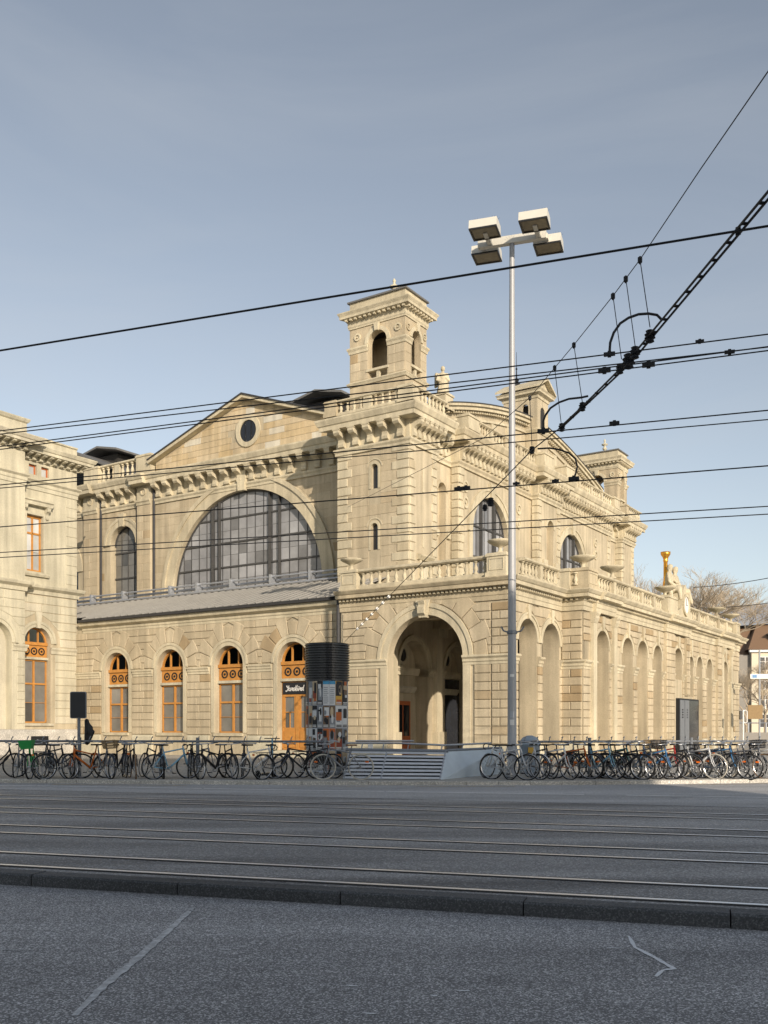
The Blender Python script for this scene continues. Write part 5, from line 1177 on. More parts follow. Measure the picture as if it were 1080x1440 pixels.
# advertising column
AC_ = col_at(460, 29.3); AV = thing('advertising_column', 'round advertising column with black ribbed top and collage of posters', 'column', AC_)
MB().lathe((0, 0, 0), [(.66, 0), (.66, .12), (.64, .14), (.64, 2.86), (.6, 2.87)], 40).build('drum', M['galv'], AV, smooth=True)
pr = []; z = 2.84
for i in range(15): pr += [(.66, z), (.685, z+.012), (.685, z+.04), (.66, z+.052), (.615, z+.056), (.615, z+.072)]; z += .0755
MB().lathe((0, 0, 0), pr + [(.66, z), (.3, z+.01)], 44).build('ribbed_top', mat('black_glossy_ribs', (.05, .052, .056), .3, .3), AV)
def patch(a0, a1, z0, z1, r, n=6):      # part of the drum's skin; angles in degrees, 0 = towards the camera, + = right
    mb = MB(); vs = []
    for i in range(n+1):
        a = R(a0+(a1-a0)*i/n); vs += [(r*math.sin(a), -r*math.cos(a), z0), (r*math.sin(a), -r*math.cos(a), z1)]
    return mb.add(vs, [(2*i, 2*i+2, 2*i+3, 2*i+1) for i in range(n)])
INK = {k: mat('print_'+k, c, .55, var=.08) for k, c in dict(black=(.02, .02, .022), white=(.62, .63, .62), orange=(.48, .13, .03), brown=(.15, .10, .06), blue=(.06, .28, .48), cream=(.50, .40, .26), grey=(.22, .24, .26), red=(.28, .06, .03), yellow=(.6, .36, .06)).items()}
rnd = random.Random(4)
cols_ = [(-78, -58), (-56, -40), (-40, -24), (-24, -8), (-8, 9), (9, 26), (26, 48), (48, 74)]
rows_ = [(2.1, 2.82), (1.42, 2.08), (.75, 1.4), (.15, .73)]
pal = ['black', 'white', 'orange', 'brown', 'grey', 'cream', 'black', 'red', 'white', 'black']
fix = {(4, 0): 'white', (5, 0): 'white', (2, 0): 'cream', (3, 0): 'black', (6, 0): 'yellow', (4, 1): 'brown', (5, 1): 'brown', (6, 1): 'white', (4, 2): 'orange', (5, 2): 'orange', (2, 1): 'black', (3, 1): 'grey', (0, 0): 'brown', (0, 1): 'red', (0, 2): 'white', (4, 3): 'orange'}
for ci, (a0, a1) in enumerate(cols_):
    for ri, (z0, z1) in enumerate(rows_):
        base = fix.get((ci, ri), rnd.choice(pal)); po = patch(a0+.4, a1-.4, z0, z1, .6435).build('poster', INK[base], AV)
        da, dz = a1-a0, z1-z0
        if base == 'white' and ri == 0:
            patch(a0+.5, a1-.5, z1-.1, z1, .6455).build('print_block', INK['blue'], po)
            for k in range(9): patch(a0+da*.12, a1-da*rnd.uniform(.1, .3), z0+.05+k*.058, z0+.073+k*.058, .6455).build('print_line', INK['grey'], po)
            continue
        for k in range(rnd.randint(2, 4)):
            w, h = da*rnd.uniform(.4, .85), dz*rnd.uniform(.15, .5); x = a0+.4+rnd.uniform(0, da-.8-w); zz = z0+rnd.uniform(0, dz-h)
            patch(x, x+w, zz, zz+h, .6447+k*.0012, 3).build('print_block', INK[rnd.choice([p for p in pal if p != base])], po)
        for k in range(rnd.randint(0, 2)):          # round picture motif
            ca, cz = a0+da*rnd.uniform(.3, .7), z0+dz*rnd.uniform(.35, .75); ra_, rz_ = da*rnd.uniform(.14, .26), dz*rnd.uniform(.1, .22)
            e_ = MB(); e_.add([(.651*math.sin(R(ca+ra_*math.cos(t_*.4488))), -.651*math.cos(R(ca+ra_*math.cos(t_*.4488))), cz+rz_*math.sin(t_*.4488)) for t_ in range(14)], [tuple(range(14))]); e_.build('print_motif', INK[rnd.choice(['cream', 'grey', 'white', 'black', 'brown'])], po)
        for k in range(2): patch(a0+da*.1, a1-da*.15, z0+.02+k*.045, z0+.045+k*.045, .6535).build('print_line', INK['white' if base != 'white' else 'black'], po)
# stair enclosure: slatted steel slope, pale parapet, handrail
SE = thing('stair_enclosure', 'slatted steel enclosure with pale blue parapet and handrail beside the advertising column', 'enclosure', col_at(550, 26.4))
sb = col_at(550, 26.4)
def rel(p): return Vector(p)-sb
A0, A1 = rel(col_at(482, 26.55)), rel(col_at(620, 26.3)); B0, B1 = rel(at(491, 1055, 27.4)), rel(at(628, 1057, 27.1))
for i in range(8):
    t0, t1 = (i+.02)/8, (i+.78)/8
    nrm = (A1-A0).cross(B0-A0).normalized()
    q = [A0.lerp(B0, t0)+nrm*.03, A1.lerp(B1, t0)+nrm*.03, A1.lerp(B1, t1)+nrm*.0, A0.lerp(B0, t1)+nrm*.0]
    MB().add(q + [p-nrm*.012 for p in q], [(0, 1, 2, 3), (7, 6, 5, 4), (0, 4, 5, 1), (1, 5, 6, 2), (2, 6, 7, 3), (3, 7, 4, 0)]).build('slat', M['slat'], SE)
nrm = (A1-A0).cross(B0-A0).normalized()
MB().add([A0-nrm*.3, A1-nrm*.3, B1-nrm*.16, B0-nrm*.16], [(0, 1, 2, 3)]).build('slat_backing', M['iron'], SE)
for t in (.01, .39, .99):
    MB().tube([A0.lerp(A1, t), B0.lerp(B1, t)], .028, 6).build('frame_bar', M['galv'], SE)
MB().tube([B0+Vector((-.1, 0, .02)), B1+Vector((.05, 0, .02))], .05, 6).build('top_ledge', M['rail'], SE)
C1 = rel(at(705, 1053, 29.6)); g1 = Vector((C1.x, C1.y, 0))
MB().add([A1, g1, C1, B1] + [p+Vector((.08, .12, 0)) for p in (A1, g1, C1, B1)], [(0, 1, 2, 3), (4, 7, 6, 5), (0, 3, 7, 4), (3, 2, 6, 7), (1, 5, 6, 2)]).build('parapet_panel', M['panel'], SE)
MB().tube([B1+Vector((0, .05, .03)), C1+Vector((0, .05, .03))], .045, 6).build('parapet_coping', M['rail'], SE)
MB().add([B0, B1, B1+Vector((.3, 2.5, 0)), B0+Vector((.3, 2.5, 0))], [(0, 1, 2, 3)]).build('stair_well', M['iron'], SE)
HR = [rel(at(488, 1045, 27.6)), rel(at(560, 1045, 27.5)), rel(at(625, 1048, 27.3)), rel(at(690, 1045, 29.6))]
MB().tube(HR, .028, 8).build('handrail', M['galv'], SE); MB().tube([rel(at(500, 1042, 28.6)), rel(at(582, 1042, 28.4))], .026, 8).build('handrail', M['galv'], SE)
for px, y0, y1, Y in ((510, 1045, 1054, 27.55), (540, 1045, 1055, 27.5), (575, 1044, 1056, 27.6), (622, 1048, 1057, 27.3), (651, 1047, 1056, 28.2), (688, 1046, 1053, 29.5)):
    MB().tube([rel(at(px, y0, Y)), rel(at(px-2, y1, Y))], .02, 6).build('handrail_post', M['galv'], SE)
MB().prism(FW(tuple(rel(at(521, 1051, 27.35))), 0), rrect(.14, .2, .02), 0, .02).build('notice_plate', M['white'], SE)
# lamp mast with four floodlights
LMP = col_at(720, 28.0); LM = thing('lamp_mast', 'tall tapering pale mast with four floodlights on a cross arm', 'street lamp', LMP)
MB().lathe((0, 0, 0), [(.19, 0), (.19, .08), (.135, .1), (.13, 2.0), (.118, 4.5), (.1, 9), (.075, 15.2), (.075, 15.6), (.03, 15.62)], 18).build('mast', M['pole'], LM, smooth=True)
MB().lathe((0, 0, 0), [(.14, 4.15), (.15, 4.16), (.15, 4.24), (.14, 4.25)], 16).build('clamp', M['rail'], LM)
for s_ in (-1, 1): MB().tube([(s_*.12, -.05, 4.2), (s_*.26, -.1, 4.24), (s_*.33, -.12, 4.36)], .025, 6).build('clamp_arm', M['rail'], LM)
for z0, z1, m in ((1.5, 1.66, 'white'), (1.72, 1.9, 'galv'), (2.9, 2.98, 'white')):
    mb = MB(); vs = []
    for i in range(5):
        a = R(-35+14*i); vs += [(.134*math.sin(a), -.134*math.cos(a), z0), (.134*math.sin(a), -.134*math.cos(a), z1)]
    mb.add(vs, [(2*i, 2*i+2, 2*i+3, 2*i+1) for i in range(4)]).build('sticker', M[m], LM)
fh = FW((0, 0, 15.55), ang)
MB().box(fh, -1.0, 1.0, -.02, .2, -.09, .09).build('cross_arm', M['lampbox'], LM)
for sx, dy, hz in ((-.64, .78, .06), (.78, .78, .06), (-.86, -.55, .0), (.98, -.55, .0)):
    hd = MB(); a, b = sx-.4, sx+.4; d0, d1 = dy-.35, dy+.35
    hd.add([fh(s_, z_, d_ + (0 if z_ < hz else .09 if d_ == d0 else -.05)) for d_ in (d0, d1) for z_ in (hz-.02, hz+.23) for s_ in (a, b)], [(0, 1, 3, 2), (4, 6, 7, 5), (2, 3, 7, 6), (0, 2, 6, 4), (1, 5, 7, 3), (0, 4, 5, 1)])
    ho = hd.build('floodlight', M['lampbox'], LM)
    rim = MB()
    for q in ((a, a+.05, d0, d1), (b-.05, b, d0, d1), (a+.05, b-.05, d0, d0+.05), (a+.05, b-.05, d1-.05, d1)): rim.box(fh, q[0], q[1], hz-.06, hz-.02, q[2], q[3])
    rim.build('lens_rim', M['black'], ho)
    MB().box(fh, a+.05, b-.05, hz-.035, hz-.022, d0+.05, d1-.05).build('lens', M['lens'], ho)
    for k in (-.25, .25):
        sp_ = MB()
        for j in range(6):
            e = R(-60+24*j); o_ = Vector(fh(sx+k, hz+.23, dy)); sp_.tube([o_, o_+fh.S*math.sin(e)*.2+Vector((0, 0, math.cos(e)*.2))], .003, 3)
        sp_.build('bird_spikes', M['iron'], ho)
    MB().box(fh, sx-.06, sx+.06, .0, .14, min(dy, 0), max(dy, 0)).build('bracket', M['lampbox'], LM)
# domed container behind the mast
DB = thing('domed_container', 'grey blue domed container just right of the lamp mast', 'container', col_at(745, 29.6))
MB().lathe((0, 0, 0), [(.3, 0), (.31, .1), (.31, .86), (.34, .88), (.34, .94), (.31, 1.0), (.22, 1.12), (.08, 1.18), (.01, 1.185)], 24).build('body', mat('container_blue_grey', (.30, .36, .42), .4), DB, smooth=True)
MB().cube(-.1, .1, -.335, -.3, .62, .82).build('label_plate', M['yellow'] if 'yellow' in M else INK['yellow'], DB)

# ---------------------------------------------------------------- bicycles
def wheel_meshes(r, fat):
    N = 30
    ty = MB(); ty.tube([(r*math.cos(2*math.pi*i/N), 0, r*math.sin(2*math.pi*i/N)) for i in range(N)], fat, 6, closed=True)
    rm = MB(); rr = r-fat-.004
    rm.tube([(rr*math.cos(2*math.pi*i/N), 0, rr*math.sin(2*math.pi*i/N)) for i in range(N)], .011, 4, closed=True)
    rm.tube([(0, -.045, 0), (0, .045, 0)], .02, 8)
    for i in range(18):
        a = 2*math.pi*i/18; rm.tube([(.018*math.cos(a+.7), .03*(1 if i % 2 else -1), .018*math.sin(a+.7)), (rr*math.cos(a), 0, rr*math.sin(a))], .003, 3)
    return ty.mesh('tyre', True), rm.mesh('wheel')
WM = {'thin': wheel_meshes(.345, .018), 'fat': wheel_meshes(.35, .026), 'small': wheel_meshes(.26, .018)}
RW, FWX, BBX = -.52, .53, -.08
def frame_mesh(kind):
    mb = MB(); bb = (BBX, 0, .28); st = (-.24, 0, .78); ht, hb = (.36, 0, .84), (.40, 0, .68); ra = (RW, 0, .345)
    mb.tube([bb, st], 0.0221, 7); mb.tube([ht, hb], 0.0273, 7)
    if kind == 'diamond': mb.tube([(-.22, 0, .74), ht], 0.0208, 7); mb.tube([bb, hb], 0.0260, 7)
    elif kind == 'step': mb.tube([(-.12, 0, .42), (.1, 0, .5), (.28, 0, .66), (.37, 0, .8)], 0.0221, 7); mb.tube([bb, (.1, 0, .36), (.28, 0, .52), hb], 0.0247, 7)
    else: mb.tube([(-.2, 0, .66), (.37, 0, .8)], 0.0208, 7); mb.tube([bb, hb], 0.0338, 7)
    for s_ in (-1, 1):
        mb.tube([bb, (RW, s_*.055, .345)], 0.0130, 5); mb.tube([(-.225, 0, .72), (RW, s_*.055, .345)], 0.0117, 5)
    mb.tube([st, (-.265, 0, .92)], 0.0169, 6)
    return mb.mesh('frame', True)
FM = {k: frame_mesh(k) for k in ('diamond', 'step', 'sport')}
def bm_(f, name, sm=True): mb = MB(); f(mb); return mb.mesh(name, sm)
FORK = bm_(lambda m: [m.tube([(.40, 0, .70), (.41, s_*.05, .66), (.47, s_*.055, .45), (FWX, s_*.05, .345)], 0.0156, 6) for s_ in (-1, 1)] + [m.tube([(.40, 0, .70), (.345, 0, .92)], 0.0182, 6)], 'fork')
BAR = {'flat': bm_(lambda m: [m.tube([(.345, 0, .92), (.40, 0, .97)], 0.0182, 6), m.tube([(.33, -.3, .98), (.38, -.12, .975), (.40, 0, .97), (.38, .12, .975), (.33, .3, .98)], 0.0156, 6), m.tube([(.34, -.3, .98), (.29, -.32, .985)], 0.0234, 6), m.tube([(.34, .3, .98), (.29, .32, .985)], 0.0234, 6)], 'handlebar'),
       'swept': bm_(lambda m: [m.tube([(.345, 0, .92), (.37, 0, 1.0)], 0.0182, 6), m.tube([(.1, -.27, 1.04), (.25, -.28, 1.06), (.36, -.16, 1.03), (.37, 0, 1.0), (.36, .16, 1.03), (.25, .28, 1.06), (.1, .27, 1.04)], 0.0156, 6)], 'handlebar'),
       'drop': bm_(lambda m: [m.tube([(.345, 0, .92), (.43, 0, .95)], 0.0182, 6)] + [m.tube([(.43, 0, .95), (.43, s_*.18, .95), (.5, s_*.2, .95), (.56, s_*.2, .9), (.54, s_*.2, .82), (.44, s_*.2, .8)], 0.0156, 6) for s_ in (-1, 1)], 'handlebar')}
def saddle_f(m):
    pts = [(-.40, .075), (-.36, .085), (-.26, .06), (-.16, .028), (-.1, .022)]
    vs = []
    for x, w in pts: vs += [(x, -w, .925), (x, -w*.6, .965), (x, w*.6, .965), (x, w, .925)]
    m.add(vs, [(4*i+e, 4*i+e+1, 4*i+5+e, 4*i+4+e) for i in range(4) for e in range(3)] + [(4*i+3, 4*i, 4*i+4, 4*i+7) for i in range(4)] + [(0, 1, 2, 3), (19, 18, 17, 16)])
SAD = bm_(saddle_f, 'saddle')
CRK = bm_(lambda m: [m.tube([(BBX+.09*math.cos(a), -.05, .28+.09*math.sin(a)) for a in [2*math.pi*i/16 for i in range(16)]], .012, 4, closed=True), m.tube([(BBX, -.06, .28), (BBX+.12, -.08, .17)], .011, 5), m.tube([(BBX, .06, .28), (BBX-.12, .08, .39)], .011, 5), m.tube([(BBX, -.07, .28), (BBX, .07, .28)], .02, 6)], 'crank')
PED = bm_(lambda m: m.cube(-.045, .045, -.05, .05, -.012, .012), 'pedal', False)
GRD = bm_(lambda m: [m.add([(.372*math.cos(R(a))*1., w, .372*math.sin(R(a))) for a in range(20, 171, 15) for w in (-.03, .03)], [(2*i, 2*i+2, 2*i+3, 2*i+1) for i in range(10)])], 'mudguard')
RCK = bm_(lambda m: [m.tube([(-.82, s_*.06, .74), (-.3, s_*.06, .74), (-.26, s_*.03, .7)], .007, 5) for s_ in (-1, 1)] + [m.tube([(x, -.06, .74), (x, .06, .74)], .006, 4) for x in (-.82, -.65, -.48, -.32)] + [m.tube([(-.7, s_*.06, .74), (RW, s_*.065, .36)], .006, 4) for s_ in (-1, 1)], 'rack')
def basket_f(m):
    n = 4
    for z, w in ((.86, .13), (.93, .14), (1.0, .15), (1.07, .16)): m.tube([(.62+sx*w, sy*w*1.15, z) for sx, sy in ((-1, -1), (1, -1), (1, 1), (-1, 1))], .009, 4, closed=True)
    for i in range(8):
        t = -1+2*i/7
        for a, b in (((.62+t*.13, -.15, .86), (.62+t*.16, -.184, 1.07)), ((.62+t*.13, .15, .86), (.62+t*.16, .184, 1.07)), ((.49, t*.15, .86), (.46, t*.184, 1.07)), ((.75, t*.15, .86), (.78, t*.184, 1.07))): m.tube([a, b], .007, 4)
    m.cube(.49, .75, -.15, .15, .85, .865)
BSK = bm_(basket_f, 'basket', False)
BSX = bm_(lambda m: m.add([(.5, -.14, .84), (.74, -.14, .84), (.74, .14, .84), (.5, .14, .84), (.46, -.19, 1.08), (.79, -.19, 1.08), (.79, .19, 1.08), (.46, .19, 1.08)], [(0, 1, 2, 3), (0, 4, 5, 1), (1, 5, 6, 2), (2, 6, 7, 3), (3, 7, 4, 0)]), 'basket', False)
STD = bm_(lambda m: m.tube([(-.16, .02, .28), (-.2, .2, .01)], .009, 5), 'kickstand')
REF = bm_(lambda m: m.cube(-.86, -.83, -.035, .035, .66, .71), 'reflector', False)
RFS = bm_(lambda m: m.cube(-.045, .045, -.012, .012, -.02, .02), 'wheel_reflector', False)
BAG = bm_(lambda m: m.cube(-.78, -.36, -.19, -.07, .38, .73), 'pannier', False)
def bicycle(label, px, Y, head, colr, kind='diamond', tyre='tyre', wheels='thin', bar='flat', steer=0, sad='seatblack', extra='', lean=3, rnd=random.Random(11)):
    b = thing('bicycle', label, 'bicycle', col_at(px, Y), 0, 'bicycles parked along the railings'); b.rotation_euler = (R(lean), 0, R(head) + math.atan((CX-px)/F))
    pv = Vector((.45, 0, 0)); rs = Matrix.Rotation(R(steer), 3, 'Z'); tm, rm = WM[wheels]; wr = .345
    def fpart(n, me, m, p=(0, 0, 0)): return obj(n, me, M[m], b, pv + rs @ (Vector(p)-pv), R(steer))
    obj('frame', FM[kind], M[colr], b); fk_ = fpart('fork', FORK, colr if colr != 'b_silver' else 'b_silver'); fpart('handlebar', BAR[bar], 'chrome' if bar != 'drop' else 'b_black')
    for fr_, x in ((True, FWX), (False, RW)):
        w = fpart('front_wheel', rm, 'chrome', (x, 0, wr)) if fr_ else obj('rear_wheel', rm, M['chrome'], b, (x, 0, wr))
        obj('tyre', tm, M[tyre], w)
        if 'o' in extra: obj('wheel_reflector', RFS, M['orange'], w, (.2 if fr_ else -.17, 0, .14))
        if 'm' in extra: obj('mudguard', GRD, M['b_dark' if colr != 'b_silver' else 'b_silver'], w)
    obj('saddle', SAD, M[sad], b); cr = obj('crank', CRK, M['chrome'], b)
    obj('pedal', PED, M['b_black'], cr, (BBX+.12, -.13, .17)); obj('pedal', PED, M['b_black'], cr, (BBX-.12, .13, .39))
    if 'r' in extra: obj('rack', RCK, M['b_dark'], b); obj('reflector', REF, M['orange'], b)
    if 'b' in extra: fpart('basket', BSK, 'wicker')
    if 'B' in extra: fpart('basket', BSK, 'b_black')
    if 'G' in extra: fpart('basket', BSX, 'b_green')
    if 's' in extra: obj('kickstand', STD, M['b_dark'], b)
    if 'p' in extra: obj('pannier', BAG, M['seatblack'], b)
    return b
BK = [  # label, column in the photo, distance, heading, colour, options
 ('black bicycle cut by the left picture edge, wheels side-on', -6, 27.3, 8, 'b_black', dict(kind='step', extra='mr')),
 ('slim grey bicycle seen end-on, leftmost one pointing at the railing', 27, 27.6, 78, 'b_grey', dict(extra='s', steer=6)),
 ('green bicycle with green front basket standing end-on', 47, 27.0, -99, 'b_green', dict(kind='step', wheels='fat', extra='Gms', steer=-8)),
 ('dark bicycle with wide bars directly right of the green basket bicycle', 66, 27.8, 100, 'b_dark', dict(bar='swept', extra='ms')),
 ('black bicycle turned three-quarters, left of the black sign panel', 77, 27.1, -52, 'b_black', dict(extra='r')),
 ('black city bicycle with front wheel side-on just left of the sign post', 88, 26.7, 22, 'b_dark', dict(kind='step', extra='mr', steer=-12)),
 ('black bicycle seen end-on touching the sign post', 103, 27.8, 84, 'b_black', dict(bar='swept', extra='m')),
 ('bicycle with orange fork and frame just right of the sign post', 124, 27.0, -158, 'b_orange', dict(kind='sport', extra='m', steer=30)),
 ('bicycle with wicker front basket right of the orange framed one', 145, 27.0, -68, 'b_grey', dict(kind='step', bar='swept', extra='bms')),
 ('black bicycle, left one of the close pair standing apart', 166, 27.3, 72, 'b_black', dict(bar='swept', extra='m', steer=8)),
 ('dark bicycle with a rack in the middle of the group standing apart', 175, 27.9, 95, 'b_dark', dict(extra='rs')),
 ('bicycle with tan tyres seen end-on, right one of the group standing apart', 187, 27.1, -80, 'b_black', dict(tyre='tyre_tan', extra='s', steer=-8)),
 ('black bicycle with kickstand leaning end-on, third left of the second railing post', 210, 27.5, 112, 'b_black', dict(extra='s', lean=7)),
 ('dark bicycle with fat tyres end-on, second left of the second railing post', 228, 27.2, -86, 'b_dark', dict(wheels='fat', extra='m')),
 ('light blue bicycle with its thin front wheel side-on near second railing post', 240, 26.7, 26, 'b_sky', dict(extra='', steer=-8, bar='drop')),
 ('black bicycle end-on immediately left of the second railing post', 267, 27.5, 86, 'b_black', dict(bar='swept', extra='m')),
 ('grey bicycle half hidden behind the second railing post', 286, 27.7, -60, 'b_grey', dict(extra='r')),
 ('black bicycle with thick black tyres right of the second railing post', 301, 26.9, -140, 'b_black', dict(kind='sport', wheels='fat', extra='', steer=25)),
 ('slim black bicycle turned nearly end-on beside the thick tyred one', 322, 27.1, -72, 'b_black', dict(extra='s')),
 ('black roadster seen end-on with wide handlebar, between second window piers', 341, 27.4, 88, 'b_black', dict(bar='flat', extra='m')),
 ('white framed bicycle with big side-on wheel left of the orange door', 360, 26.7, 14, 'b_white', dict(bar='drop', extra='', steer=-6)),
 ('dark bicycle with side-on front wheel in front of the orange door', 390, 26.7, 38, 'b_dark', dict(kind='step', extra='mr', steer=-30)),
 ('black bicycle leaning left of the poster column base', 422, 26.9, 164, 'b_black', dict(wheels='fat', extra='mp', steer=-14)),
 ('dark bicycle squeezed behind the cream tyred one by the poster column', 447, 27.2, -35, 'b_dark', dict(extra='r')),
 ('bicycle with cream tyres and brown saddle before the poster column', 481, 26.35, 172, 'b_grey', dict(tyre='tyre_pale', sad='seatbrown', bar='swept', extra='o', steer=4)),
 ('white bicycle leaning, first one left of the lamp mast', 700, 26.7, 128, 'b_white', dict(bar='drop', extra='s', lean=8)),
 ('black wheeled bicycle directly in front of the lamp mast', 716, 26.3, -24, 'b_silver', dict(extra='m', steer=12)),
 ('silver city bicycle with rack just right of the lamp mast', 738, 26.7, -38, 'b_silver', dict(kind='step', bar='swept', extra='mro')),
 ('dark slim bicycle before the domed container', 760, 27.1, -55, 'b_dark', dict(bar='drop', extra='')),
 ('white road bicycle with thin tyres, left of the orange framed bicycle', 778, 26.7, -30, 'b_white', dict(bar='flat', extra='o', steer=-10)),
 ('orange framed bicycle left of the first post right of the mast', 806, 26.9, -26, 'b_orange', dict(extra='mo', steer=12)),
 ('grey bicycle with blue stickers right of the first post right of the mast', 842, 26.8, -34, 'b_sky', dict(bar='swept', extra='mr')),
 ('black mountain bicycle with thick tyres, first of the dense black row', 862, 27.0, -28, 'b_black', dict(kind='sport', wheels='fat', extra='')),
 ('black fat tyred bicycle in the middle of the dense black row', 878, 26.6, -22, 'b_black', dict(kind='sport', wheels='fat', extra='o')),
 ('grey bicycle with black basket between the fat tyred black ones', 899, 26.9, -30, 'b_grey', dict(extra='Bmo')),
 ('dark bicycle with blue lock, last thick black wheel before the second post', 918, 26.7, -20, 'b_blue', dict(kind='sport', wheels='fat', extra='')),
 ('black bicycle with side-on wheel and reflector left of the last railing post', 944, 26.6, -14, 'b_black', dict(extra='mor', kind='step')),
 ('cream tyred bicycle right of the last railing post', 980, 27.0, -24, 'b_silver', dict(tyre='tyre_pale', extra='r')),
 ('light bicycle with pale tyres second right of the last railing post', 996, 27.3, -30, 'b_white', dict(tyre='tyre_pale', extra='m')),
 ('blue framed bicycle with orange reflectors near the right end', 1010, 27.0, -24, 'b_blue', dict(kind='diamond', extra='o', steer=8)),
 ('black bicycle with reflector whose front wheel overlaps the blue framed one', 1027, 26.7, -16, 'b_dark', dict(extra='or', kind='sport')),
 ('grey bicycle with light wheels second from the right picture edge', 1050, 27.1, -24, 'b_grey', dict(tyre='tyre_tan', extra='mo')),
 ('grey sport bicycle behind the white road bicycle, near the domed container', 790, 27.6, -40, 'b_grey', dict(kind='sport', extra='o', lean=-5)),
 ('black city bicycle with pannier half behind the orange framed bicycle', 822, 27.5, -52, 'b_black', dict(kind='step', bar='swept', extra='mrp')),
 ('teal bicycle hidden in the dense black row', 871, 27.5, -44, 'b_teal', dict(extra='mr', lean=6)),
 ('silver bicycle with wicker basket behind the dense black row', 893, 27.6, -36, 'b_silver', dict(kind='step', bar='swept', extra='bm')),
 ('red framed bicycle behind the black one left of the last railing post', 932, 27.5, -40, 'b_red', dict(extra='ro', lean=-4)),
 ('black bicycle with drop handlebar behind the last railing post', 962, 27.5, -30, 'b_black', dict(bar='drop', extra='o')),
 ('black bicycle with rear pannier between the pale tyred pair and the blue one', 1004, 27.6, -38, 'b_black', dict(bar='swept', extra='mrp')),
 ('dark bicycle with black basket third from the right picture edge', 1040, 27.6, -34, 'b_dark', dict(extra='Bmr', kind='step')),
 ('white bicycle cut by the right picture edge', 1074, 26.9, -28, 'b_white', dict(extra='mr')),
]
for lb, px, Y, hd, cl, kw in BK: bicycle(lb, px, Y, hd, cl, **kw)
SCT = thing('electric_scooter', 'kick scooter with pale blue stem and black wheel before the wall', 'scooter', col_at(374, 26.9), R(70))
MB().tube([(.45, 0, .12), (.38, 0, 1.12)], .025, 8).build('stem', M['b_sky'], SCT); MB().tube([(.38, -.24, 1.12), (.38, .24, 1.12)], .015, 6).build('handlebar', M['b_black'], SCT)
MB().cube(-.42, .38, -.08, .08, .1, .16).build('deck', M['b_black'], SCT)
for x in (.48, -.48):
    w = MB(); w.tube([(x+.1*math.cos(2*math.pi*i/16), 0, .12+.1*math.sin(2*math.pi*i/16)) for i in range(16)], .03, 6, closed=True); w.tube([(x, -.04, .12), (x, .04, .12)], .06, 8); w.build('wheel', M['tyre'], SCT)

# ---------------------------------------------------------------- overhead line
def wire(name, label, pts, r, sag=0., grp=None, cat='wire'):
    r *= .7
    P = []
    for a, b in zip(pts, pts[1:]):
        n = 12
        for i in range(n): t = i/n; p = a.lerp(b, t); p = p - Vector((0, 0, sag*4*t*(1-t))); P.append(p)
    P.append(pts[-1]); b0 = P[0]
    o = MB().tube([p-b0 for p in P], r, 6).build(name, M['wire'], None, b0); return tag(o, label, cat, grp)
def lvl(px, py, z): return gp(px, py, z)
def span(label, x0, y0, x1, y1, z, r, sag=0.):
    a, b = lvl(x0, y0, z), lvl(x1, y1, z); d = (b-a); return wire('overhead_wire', label, [a-d*.8, b+d*1.2], r, sag, 'tram overhead wires')
ZW = 6.9
span('thick highest cable crossing the sky in front of the tower top', 0, 493, 1036, 325, ZW, .019)
span('uppermost of the four wires passing between tower and statue', 0, 606, 1080, 470, ZW, .014)
span('second of the four wires passing behind the lamp mast at statue height', 0, 610.5, 1080, 488, ZW, .014)
span('third of the four wires passing the tower balustrade', 0, 628, 1080, 487.5, ZW-.1, .014)
span('lowest of the four wires passing the tower balustrade', 0, 632, 1080, 493, ZW-.1, .014)
span('upper wire of the pair crossing the tower cornice', 0, 682, 1080, 577, ZW, .017)
span('lower wire of the pair crossing the tower cornice', 0, 686.5, 1080, 590, ZW, .015)
span('single wire crossing the upper slit window of the tower', 0, 741, 1080, 655, ZW-.2, .02)
span('upper wire of the lowest pair crossing the big arched window', 0, 777, 1080, 712, ZW-.2, .02)
span('lower wire of the lowest pair crossing the big arched window', 0, 784, 1080, 723, ZW-.2, .02)
wire('overhead_wire', 'thin distant wire with white tag right of the statue group', [at(975, 826, 60), at(1100, 809, 50)], .03, .1, 'tram overhead wires')
wire('overhead_wire', 'thin distant wire above the brown roofed house', [at(985, 855, 64), at(1100, 845, 54)], .03, .1, 'tram overhead wires')
up_pts = [lvl(985, 238, 8.4)+(lvl(985, 238, 8.4)-lvl(862, 416, 8.4))*4, lvl(985, 238, 8.4), lvl(900, 365, 8.4), lvl(862, 416, 8.4), lvl(807, 485, 8.4), lvl(745, 559, 8.4), lvl(680, 616, 8.9), w_of(10.9, 4.0, 12.4)]
wire('carrier_wire', 'thin diagonal carrier wire running from the top right down to the tower wall', up_pts, .011)
TZ = 7.05
TP = [lvl(1040, 323, TZ)+(lvl(1040, 323, TZ)-lvl(930, 455, TZ))*4, lvl(1040, 323, TZ), lvl(930, 455, TZ), lvl(886, 508, TZ), lvl(819, 573, TZ), lvl(790, 600, TZ)]
TR_ = thing('cross_span', 'ladder-like black cross span with insulators carrying the tram wires at right', 'overhead span', TP[0])
t0 = TP[0]; side = Vector((.034, .006, 0))
for s_ in (-1, 1): MB().tube([p-t0+side*s_*(1 if i < 4 else .55) for i, p in enumerate(TP)], .016, 6).build('rod', M['wire'], TR_)
L = [0]
for a, b in zip(TP, TP[1:]): L.append(L[-1]+(b-a).length)
def along(s):
    for i in range(len(TP)-1):
        if s <= L[i+1]: return TP[i].lerp(TP[i+1], (s-L[i])/(L[i+1]-L[i]))
    return TP[-1]
s = .3
while s < L[-1]-.2:
    p = along(s)-t0; k = .055; MB().tube([p-side*1.05, p+side*1.05], .02, 5).build('rung', M['wire'], TR_); s += .42
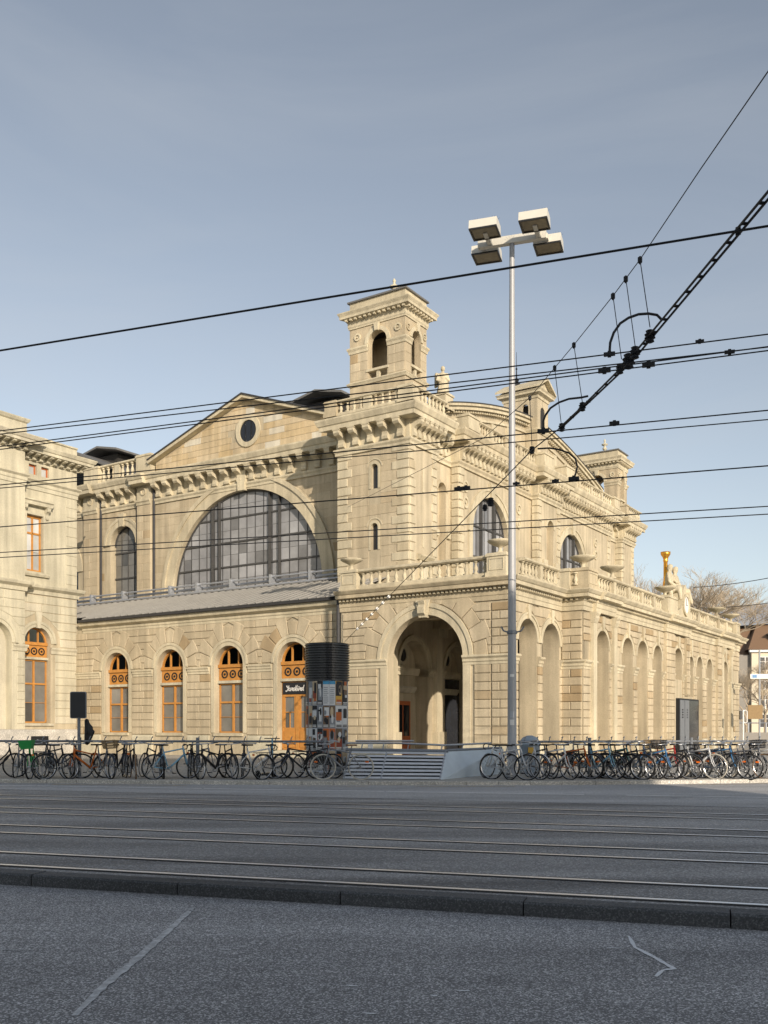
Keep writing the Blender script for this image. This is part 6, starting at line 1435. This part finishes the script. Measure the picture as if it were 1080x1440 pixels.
EP = w_of(8.15, -.02, 5.3); tail = [TP[-1]-t0, lvl(748, 633, 7.0)-t0, EP-t0]
MB().tube(tail, .012, 5).build('tail_wire', M['wire'], TR_)
for k in range(7):
    p = tail[1].lerp(tail[2], .60+k*.045); d = (tail[2]-tail[1]).normalized()*.09
    MB().tube([p-d, p+d], .05, 8).build('insulator', M['white'], TR_)
for px, py, r in ((1038, 325, .06), (914, 473, .12), (893, 496, .12), (884, 508, .15), (872, 519, .1), (819, 572, .1), (790, 601, .1), (748, 633, .1), (690, 706, .13), (682, 714, .1)):
    Y = lvl(px, py, TZ).y if py < 610 else None
    p = (lvl(px, py, TZ) if Y else at(px, py, tail[0].lerp(tail[2], 0).y + t0.y + (p0 := (790-px)/(790-487))*(EP.y-tail[0].y-t0.y)*.55)) - t0
    mb = MB(); r *= .72; mb.lathe(p, [(r*.3, -r*1.1), (r*.75, -r*.9), (r*.6, -r*.5), (r*.95, -r*.3), (r*.7, 0), (r*.95, r*.3), (r*.6, r*.55), (r*.75, r*.9), (r*.3, r*1.1)], 8); mb.build('clamp', M['wire'], TR_)
for x0, y0, x1, y1 in ((900, 365, 914, 460), (880, 392, 893, 486), (862, 416, 874, 505), (807, 485, 819, 566), (780, 517, 789, 594), (745, 559, 748, 626)):
    MB().tube([lvl(x0, y0, 8.4)-t0, lvl(x1, y1, TZ+.08)-t0], .007, 5).build('dropper', M['wire'], TR_)
    mb = MB(); mb.lathe(lvl(x0, y0, 8.4)-t0, [(.01, -.07), (.035, -.04), (.035, .03), (.01, .05)], 6); mb.build('dropper_clip', M['wire'], TR_)
def arc(ps, Y): MB().tube([at(px, py, Y)-t0 for px, py in ps], .019, 7).build('bent_pipe', M['wire'], TR_)
arc([(857, 496), (858, 482), (863, 468), (872, 455), (884, 447), (898, 442), (912, 441), (924, 443), (930, 449)], 13.6)
arc([(764, 606), (764, 592), (767, 584), (774, 574), (786, 566), (800, 561), (818, 559), (827, 557)], 17.0)
arc([(756, 631), (772, 630), (786, 632), (800, 637), (809, 645), (812, 656), (809, 668), (807, 672)], 20.5)
for px, py, Y, r in ((857, 498, 13.6, .07), (764, 606, 17., .09), (807, 673, 20.5, .1), (850, 521, 14.2, .08), (912, 513, 13.9, .08), (984, 480, 12.9, .05), (864, 595, 17.5, .08), (1026, 495, 13.2, .06), (645, 687, 22., .09), (655, 686, 22., .09), (781, 676, 21.5, .07), (726, 680, 22, .07)):
    r *= .7; mb = MB(); f_ = FW(tuple(at(px, py, Y)-t0), ang); mb.box(f_, -r*1.6, r*1.6, -r*.5, r*.5, -r*.5, r*.5); mb.box(f_, -r*.5, r*.5, -r*.9, r*.9, -r*.3, r*.3); mb.build('wire_clamp', M['wire'], TR_)
